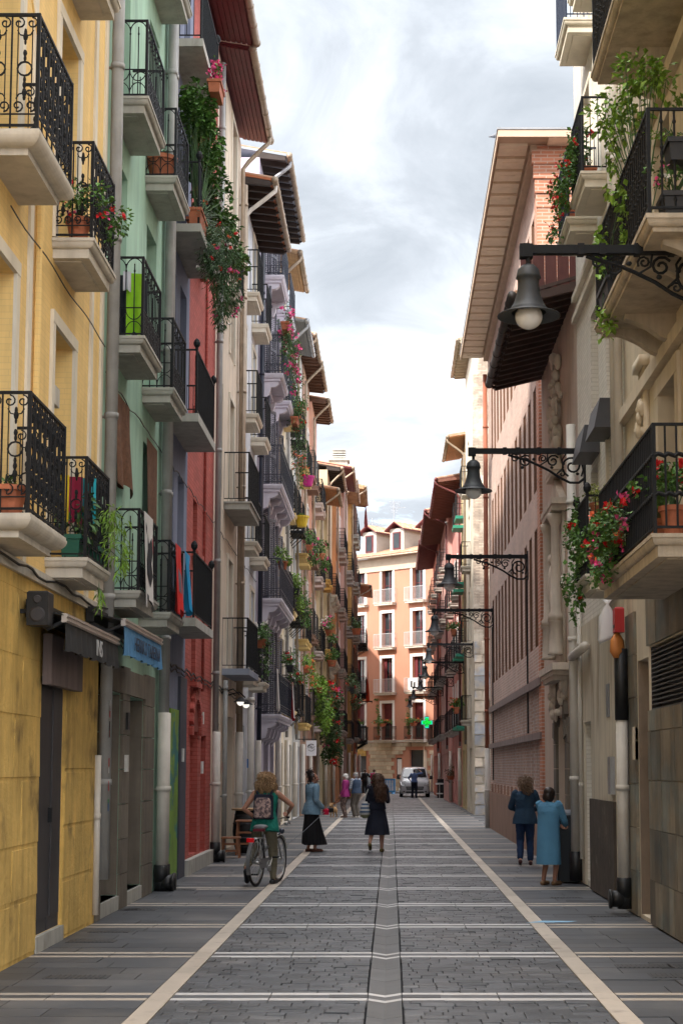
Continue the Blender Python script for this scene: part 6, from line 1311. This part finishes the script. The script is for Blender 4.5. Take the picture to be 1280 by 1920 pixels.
hb = hd0+V((0, .0, .14)); m.tube([hd0, hb], .014, 8); m.tube([(-.27, hb.y-.17, hb.z+.03), (-.20, hb.y-.08, hb.z+.03), (-.06, hb.y+.03, hb.z), (.06, hb.y+.03, hb.z), (.20, hb.y-.08, hb.z+.03), (.27, hb.y-.17, hb.z+.03)], .011, 8); m.build('handlebar', chrome, bike, True)
for k in (-1, 1): m = MB(); m.tube([(k*.22, hb.y-.10, hb.z+.03), (k*.28, hb.y-.19, hb.z+.03)], .017, 8); m.build('grip', rubber, bike, True)
m = MB(); m.lathe([(.01,-.03),(.03,-.03),(.035,0),(.03,.015),(.01,.02)], (.20, hb.y-.06, hb.z-.07), 12); m.tube([(.24,hb.y-.10,hb.z-.01),(.25,hb.y-.02,hb.z-.08)], .012, 5); m.build('bell', chrome, bike, True)
m = MB(); m.blob((.05, WB+.0, .80), (.045,.05,.045), 10, 8); m.tube([(.02,WB-.1,.74),(.05,WB-.02,.79)], .01, 5); m.build('headlight', M('lamp_dark_glass', (.03,.04,.06), .2), bike, True)
m = MB()
for k in (-1, 1): m.tube([(k*.06,.28,.70),(k*.065,0,.735),(k*.065,-.24,.735)], .006, 5); m.tube([(k*.065,-.16,.735),(k*.065,0,ax.z)], .006, 5); m.tube([(k*.065,0,.735),(k*.065,0,ax.z)], .006, 5)
for y in (-.24, -.1, .05, .2): m.tube([(-.065,y,.735),(.065,y,.735)], .005, 5)
m.build('rear_rack', chrome, bike, True); m = MB(); m.bbox(-.055, .055, -.285, -.25, .68, .745, .01); m.build('tail_light', M('red_lens', (.55,.01,.015), .25, .05, emit=.02), bike)
m = MB(); m.tube([(.055,bb.y,bb.z),(.07,bb.y,bb.z)], .09, 18); m.tube([(-.08,bb.y,bb.z),(.08,bb.y,bb.z)], .02, 8); m.tube([(.075,bb.y,bb.z),(.08,bb.y+.10,bb.z+.13)], .011, 6); m.tube([(-.075,bb.y,bb.z),(-.08,bb.y-.10,bb.z-.13)], .011, 6); m.build('crank', chrome, bike)
for k, y, z in ((1, bb.y+.10, bb.z+.13), (-1, bb.y-.10, bb.z-.13)): m = MB(); m.box(min(k*.09,k*.18), max(k*.09,k*.18), y-.04, y+.04, z-.012, z+.012); m.build('pedal', rubber, bike)
m = MB(); m.box(.052, .06, .03, bb.y+.06, bb.z-.02, bb.z+.13); m.build('chain_guard', fr_m, bike)
# ---- woman in denim jacket with lead
denim = M('light_denim', (.16,.27,.36), .9, .18, 7, bump=.4, bscale=90, bdist=.003, col2=(.26,.37,.45), c2=(.52,.72), c2scale=5); blackc = M('black_cloth', (.008,.008,.010), .85, .2, 6)
loc2, rz2 = V((-1.72, 34.95, 0)), R(-58)
P2 = Person('woman with dark hair bun in light denim jacket and long black lace skirt', loc2, rz2, 1.70, feet=((-.06,-.03,0),(.07,.06,0)), hands=((-.19,.18,.88), (.22,.17,.93)), lean=.03, headyaw=R(-25), vox=.008, poles={0: (-.3,-1,-.2), 1: (.3,-1,-.3)}, toe=(.1,-.15), sk=skin_dk)
P2.top(denim, .026, .80, .92, .16, 'denim_jacket', .016, True, .020); P2.skirt(blackc, .98, .17, (.165,.13), (.20,.23), (0,.02), .05, 'skirt')
lace = M('black_lace', (.012,.012,.013), .9, .4, 20); P2.skirt(lace, .95, .15, (.168,.135), (.17,.27), (0,.10), .06, 'lace_overskirt'); P2.shoes(M('brown_sandal', (.14,.06,.04), .6), name='sandal', g=.004)
P2.hair(hair_dark, [((0,-.028,.03), (.088,.096,.092)), ((0,-.10,.125), (.06,.06,.06)), ((.02,-.08,.16), (.045,.045,.045)), ((0,-.07,-.03), (.065,.05,.06))], 60, .10, .03, .02, .5, .1)
lh = MB(); hp = P2.wr[1]+(P2.wr[1]-P2.elb[1]).normalized()*.08; t = thing('leash', 'red handled dog lead held by the denim jacket woman', 'leash', loc2, rz2); lh.bbox(-.03, .03, -.06, .06, -.08, .05, .02); o = lh.build('handle', M('red_plastic', (.55,.01,.05), .4), t, loc=hp)
m = MB(); m.bbox(-.04, .04, -.05, .05, -.05, .05, .02); m.build('bag_dispenser', rubber, t, loc=hp+V((0,.12,.02)))
we = Matrix.Rotation(rz2, 3, 'Z')@hp+loc2; e = gr(530, 1585, .18); m = MB(); el = Matrix.Rotation(-rz2, 3, 'Z')@(V((e.x, 33.2, .12))-loc2); m.tube([hp, hp.lerp(el, .5)+V((0,0,-.03)), el], .006, 4); m.build('cord', M('grey_cord', (.2,.22,.24), .7), t)
# ---- woman in navy dress
navy = M('navy_cotton', (.007,.010,.022), .85, .2, 5)
P3 = Person('woman with long brown hair walking in a navy dress with striped bag', (-.30, 34.95, 0), R(-8), 1.68, feet=((-.13,-.16,.03),(.09,.05,0)), hands=((-.12,.25,1.12), (.14,.25,1.10)), lean=.02, heel=(.10,.0), vox=.008, headtilt=.15, headyaw=R(20), toe=(.15,-.05))
P3.top(navy, .020, .92, .55, .02, 'dress_bodice', .012); P3.skirt(navy, 1.10, .37, (.150,.115), (.275,.20), (0,-.02), .045, 'dress_skirt', nf=7); P3.shoes(M('olive_shoe', (.20,.15,.05), .6), g=.008)
P3.hair(hair_br, [((0,-.025,.03), (.092,.102,.094)), ((0,-.10,-.06), (.10,.05,.12)), ((.02,-.13,-.20), (.115,.05,.14)), ((.04,-.14,-.32), (.10,.045,.10))], 420, .22, .015, .02, .2, .3, .006)
t = thing('tote_bag', 'striped blue and white cloth bag over the shoulder of the navy dress', 'bag', (-.30, 34.95, 0), R(-8)); strp = M('striped_cloth', (.45,.47,.44), .9, .1, 8)
bands_ = [M('bag_white', (.45,.46,.43), .9, .1, 8), M('bag_blue', (.06,.10,.18), .9, .1, 8), M('bag_olive', (.20,.21,.12), .9, .1, 8)]
pr = [(.05,.72),(.10,.75),(.125,.80),(.13,.84),(.125,.88),(.115,.92),(.105,.96),(.09,1.0),(.075,1.04),(.05,1.08)]
for i in range(len(pr)-1): m = MB(); m.lathe([pr[i], pr[i+1]], (-.26,-.06,0), 16, .9, 1.15, cap=i == 0); m.build('bag_band', bands_[2 if i < 2 else i % 2], t, True)
m = MB(); m.tube([(-.28,-.08,1.06),(-.23,-.06,1.25),(-.16,-.03,1.42),(-.17,.05,1.38),(-.25,.02,1.1)], .014, 5); m.build('strap', bands_[0], t)
# ---- elderly couple
mag = M('magenta_knit', (.24,.02,.13), .9, .12, 6); 
P4 = Person('elderly woman with white hair in magenta jumper and patterned trousers', (-1.66, 58.9, 0), R(75), 1.60, feet=((-.1,0,0),(.1,.05,0)), hands=((-.22,.15,.88), (.2,.14,.86)), vox=.011, wide=1.15, toe=(.2,-.2))
P4.top(mag, .035, .80, .9, .12, 'jumper', .014, False); P4.pants(M('patterned_trouser', (.08,.055,.05), .9, .4, 16, col2=(.22,.15,.12), c2=(.5,.58), c2scale=22), .03, .95, hemr=.075); P4.shoes(M('brown_shoe', (.10,.06,.045), .6)); P4.hair(hair_wh, [((0,-.02,.035), (.09,.10,.09)), ((0,-.06,-.01), (.085,.06,.07))], 80, .08, .02, .02, .3, .35)
nvest = M('navy_vest', (.025,.045,.085), .85, .15, 5); check = M('check_shirt', (.14,.17,.24), .9, .3, 20, col2=(.45,.46,.48), c2=(.5,.55), c2scale=30)
P5 = Person('elderly man with grey hair in navy vest and checked shirt holding a paper', (-1.27, 58.9, 0), R(48), 1.66, feet=((-.1,0,0),(.1,.04,0)), hands=((-.16,.33,1.02), (.2,.15,.86)), lean=.06, vox=.011, wide=1.12, fem=False, toe=(.2,-.2))
P5.top(check, .024, .86, .75, .04, 'shirt', .01); P5.top(nvest, .036, .86, 0, .05, 'vest', .014); P5.pants(M('grey_brown_trousers', (.085,.072,.06), .9, .15, 5), .028, .97, hemr=.085); P5.shoes(M('pale_trainer', (.55,.51,.46), .7), g=.016); P5.hair(hair_gr, [((0,-.03,.03), (.088,.094,.088)), ((0,-.06,-.02), (.08,.05,.05))], 60, .06, .015, .02, .3, .2)
m = MB(); m.tube([(0,0,0),(-.10,.22,.06)], .03, 8); w_ = Matrix.Rotation(R(48), 3, 'Z')@(P5.wr[0]*(1.66/1.7))+V((-1.27, 58.9, 0)); m.build('rolled_paper', white_paint, None, loc=w_, label='rolled white paper in the hand of the man in the navy vest', category='paper')
# ---- dog
tan = M('tan_fur', (.42,.26,.13), .9, .25, 20, bump=.6, bscale=60, bdist=.01); t = thing('dog', 'small tan terrier standing by the elderly couple', 'dog', (-2.12, 59.4, 0), R(160)); m = MB()
m.cap((0,-.14,.27), .095, (0,.02,.28), .10); m.cap((0,.02,.28), .105, (0,.12,.29), .085); m.cap((0,.12,.32), .075, (0,.20,.42), .06); m.blob((0,.23,.45), (.075,.085,.07)); m.cap((0,.27,.435), .04, (0,.34,.42), .03)
for k in (-1, 1):
    m.cap((k*.05,.12,.22), .038, (k*.055,.12,.10), .028); m.cap((k*.055,.12,.10), .026, (k*.055,.13,.025), .026); m.cap((k*.055,.13,.022), .024, (k*.055,.16,.02), .02)
    m.cap((k*.05,-.14,.24), .055, (k*.06,-.11,.15), .035); m.cap((k*.06,-.11,.15), .030, (k*.06,-.17,.09), .023); m.cap((k*.06,-.17,.09), .022, (k*.06,-.16,.025), .022); m.cap((k*.06,-.16,.022), .024, (k*.06,-.13,.02), .02); m.cap((k*.045,.22,.50), .025, (k*.055,.21,.56), .010)
m.cap((0,-.22,.32), .028, (0,-.27,.44), .015); skinmesh(m, 'body', tan, t, .010, 2, .02, TEXH)
m = MB(); m.blob((0,.365,.425), .014); [m.blob((k*.03,.30,.47), .009) for k in (-1,1)]; m.build('nose_and_eyes', rubber, t, True); m = MB(); m.tube([(.068*math.cos(a),.165+.03*math.sin(a),.37+.04*math.sin(a)) for a in [k*.524 for k in range(12)]], .01, 5, closed=True); m.build('collar', dark_door, t)
m = MB(); m.tube([(-2.15,59.25,.42),(-2.0,59.1,.6),(-1.83,58.98,.82)], .007, 4); m.build('leash', rubber, None, label='dark lead from the small tan dog to the elderly woman', category='leash')
# ---- two women on the right
dkden = M('dark_denim', (.016,.045,.085), .85, .2, 6, bump=.4, bscale=60, bdist=.004); jean = M('blue_jeans', (.010,.030,.085), .85, .2, 6)
P6 = Person('woman with curly tied hair in dark denim jacket and blue jeans', (2.50, 30.2, 0), R(-4), 1.62, feet=((-.10,-.05,0),(.10,.02,0)), hands=((-.10,.26,1.05), (.12,.26,1.05)), vox=.008, wide=1.06, heel=(.04,0), poles={0: (-1,-.6,-.4), 1: (1,-.6,-.4)}, headyaw=R(15))
P6.top(dkden, .028, .80, .9, .10, 'denim_jacket', .018, True, .02); P6.pants(jean, .02, .9, hemr=.062); P6.shoes(M('dark_red_shoe', (.06,.02,.02), .5), g=.006); P6.hair(hair_cb, [((0,-.03,.035), (.098,.105,.092)), ((.0,-.11,-.02), (.07,.06,.075)), ((.02,-.12,-.09), (.055,.05,.07))], 260, .13, .05, .05, .8, .2)
coat = M('light_blue_coat', (.085,.23,.37), .9, .10, 4, bump=.3, bscale=80, bdist=.003)
P7 = Person('short woman with black bob in long light blue coat at the litter bin', (2.44, 25.1, 0), R(-38), 1.50, feet=((-.09,-.02,0),(.09,.06,0)), hands=((.02,.34,1.02), (.13,.36,1.03)), vox=.007, wide=1.12, lean=.05, headtilt=.25, headyaw=R(-20), poles={0: (-.5,-.6,-.6), 1: (.6,-.6,-.5)}, sk=skin_dk, toe=(.05,-.1))
P7.top(coat, .032, 1.0, .90, .0, 'coat_top', .014, True, .024); P7.skirt(coat, 1.22, .36, (.205,.152), (.225,.195), (0,0), .025, 'coat_skirt', nf=5); P7.shoes(M('tan_clog', (.22,.13,.07), .6), g=.010)
P7.hair(hair_dark, [((0,-.02,.03), (.100,.112,.100)), ((-.055,-.02,-.05), (.05,.085,.085)), ((.055,-.02,-.05), (.05,.085,.085)), ((0,-.075,-.05), (.09,.05,.085))], 0, .14, .004, .004)
# ---- driver and two far people
P8 = Person('man in blue shirt and dark trousers leaning on the white van bonnet', (1.40, 97.9, 0), R(-6), 1.74, feet=((-.12,0,0),(.12,0,0)), hands=((-.22,.2,.95), (.30,.22,1.62)), vox=.013, fem=False, lean=.05, poles={0: (-1,-.4,0), 1: (1,-.2,-.3)})
P8.top(M('blue_shirt', (.10,.16,.34), .85, .1), .03, .92, .55, .03, 'shirt', .012); P8.pants(M('navy_trousers', (.012,.015,.03), .85, .1), .026, .97, hemr=.075); P8.shoes(M('black_leather', (.015,.016,.019))); P8.hair(hair_dark, [((0,-.03,.03), (.086,.092,.086))], 0)
P9 = Person('person in black clothes standing at the waste containers', ((684-VPX)*111/F_PX, 111.5, 0), R(15), 1.72, hands=((-.2,.1,.95), (.26,.3,1.2)), vox=.013)
P9.top(blackc, .03, .84, .8, .04, 'jumper'); P9.pants(blackc, .02, .95); P9.shoes(M('pale_trainer', (.55,.51,.46))); P9.hair(hair_dark, [((0,-.03,.03), (.09,.095,.09))], 0)
P10 = Person('woman in bright pink top partly hidden by the navy dress woman', ((701-VPX)*106/F_PX, 106, 0), R(20), 1.72, hands=((-.12,.26,1.0), (.12,.28,1.0)), vox=.013)
P10.top(M('hot_pink_cloth', (.60,.03,.14), .85, .15, 6), .03, .80, .8, .06, 'blouse'); P10.pants(M('grey_trousers', (.2,.19,.18), .85), .02, .95); P10.shoes(M('pale_trainer', (.55,.51,.46))); P10.hair(hair_br, [((0,-.03,.03), (.092,.1,.09))], 0)
# ================================================================= VAN
van = thing('delivery_van', 'silver white compact van parked facing down the street', 'van', (1.46, 99.4, 0)); vp = M('silver_white_paint', (.60,.60,.62), .25, .03, 2, spec=.6)
m = MB()   # cross sections from the nose backwards: (y, half width, z_low, z_mid, z_top, half width at top)
secs = [(0.0,.70,.30,.62,.82,.60),(.06,.84,.24,.66,.95,.74),(.25,.90,.22,.75,1.04,.80),(.75,.915,.22,.90,1.16,.82),(.95,.918,.22,.95,1.22,.80),(1.55,.918,.22,1.0,1.74,.70),(1.85,.918,.22,1.0,1.82,.70),(3.0,.918,.22,1.0,1.85,.72),(4.3,.91,.24,1.0,1.82,.71),(4.4,.86,.34,1.0,1.70,.68)]
m.loft([[(-w*.94,y,zl),(-w,y,zl+.15),(-w,y,zm),(-(w+wt_)/2-.02,y,zm+(zt-zm)*.55),(-wt_,y,zt-.06),(-wt_*.85,y,zt),(0,y,zt+.02),(wt_*.85,y,zt),(wt_,y,zt-.06),((w+wt_)/2+.02,y,zm+(zt-zm)*.55),(w,y,zm),(w,y,zl+.15),(w*.94,y,zl)] for y, w, zl, zm, zt, wt_ in secs]); m.build('body', vp, van, True)
def vz(x, y, z): return (x, y, z)
m = MB(); m.hexa([(-.74,.90,1.24),(.74,.90,1.24),(.64,1.44,1.72),(-.64,1.44,1.72),(-.74,.86,1.26),(.74,.86,1.26),(.64,1.40,1.75),(-.64,1.40,1.75)]); m.build('windscreen', glass, van)
m = MB(); m.hexa([(-.50,-.03,.46),(.50,-.03,.46),(.56,-.03,.66),(-.56,-.03,.66),(-.50,.1,.46),(.50,.1,.46),(.56,.1,.66),(-.56,.1,.66)]); m.build('grille', rubber, van)
for z_ in (.52, .59): MB().box(-.5, .5, -.045, -.031, z_, z_+.018).build('grille_bar', chrome, van)
m = MB(); m.box(-.55, .55, -.015, .05, .27, .36); m.build('lower_intake', rubber, van); m = MB(); m.box(-.26, .26, -.05, -.013, .36, .45); m.build('number_plate', white_paint, van); m = MB(); m.box(-.30,.30,.03,.10,.80,.835); m.build('upper_slot', rubber, van)
hl = M('headlight_glass', (.20,.19,.18), .12, .1, 4, spec=.8)
for k in (-1, 1):
    m = MB(); m.hexa([(k*.56,-.03,.72),(k*.86,.02,.74),(k*.91,.30,.99),(k*.64,.0,.86),(k*.58,.10,.72),(k*.86,.26,.74),(k*.86,.5,.98),(k*.66,.2,.84)]); o = m.build('headlight', hl, van); m = MB(); m.blob((k*.76,.10,.81), (.05,.04,.05)); m.build('indicator', M('amber_lens', (.55,.22,.05), .3), o, True)
    m = MB(); m.bbox(k*1.03-.09, k*1.03+.09, .98, 1.08, 1.10, 1.33, .03); m.box(min(k*.9,k*1.0), max(k*.9,k*1.0), 1.0, 1.05, 1.12, 1.18); m.build('wing_mirror', rubber, van)
    m = MB(); m.blob((k*.66,.02,.36), (.07,.03,.05)); m.build('fog_lamp', rubber, van, True)
    for y in (.85, 3.6):
        m = MB(); m.tube([(k*.72,y,.33),(k*.93,y,.33)], .33, 20); o = m.build('wheel', rubber, van, True); m = MB(); m.tube([(k*.925,y,.33),(k*.94,y,.33)], .2, 14); m.build('rim', chrome, o)
m = MB(); m.hexa([(-.02,-.02,.73),(.02,-.02,.73),(.05,.02,.75),(-.05,.02,.75),(-.02,-.03,.77),(.02,-.03,.77),(.05,.0,.78),(-.05,.0,.78)]); m.build('badge', chrome, van); m = MB(); m.tube([(0,.95,1.22),(.5,.93,1.235)], .012, 4); m.tube([(-.55,.95,1.22),(-.05,.93,1.235)], .012, 4); m.build('wipers', rubber, van)
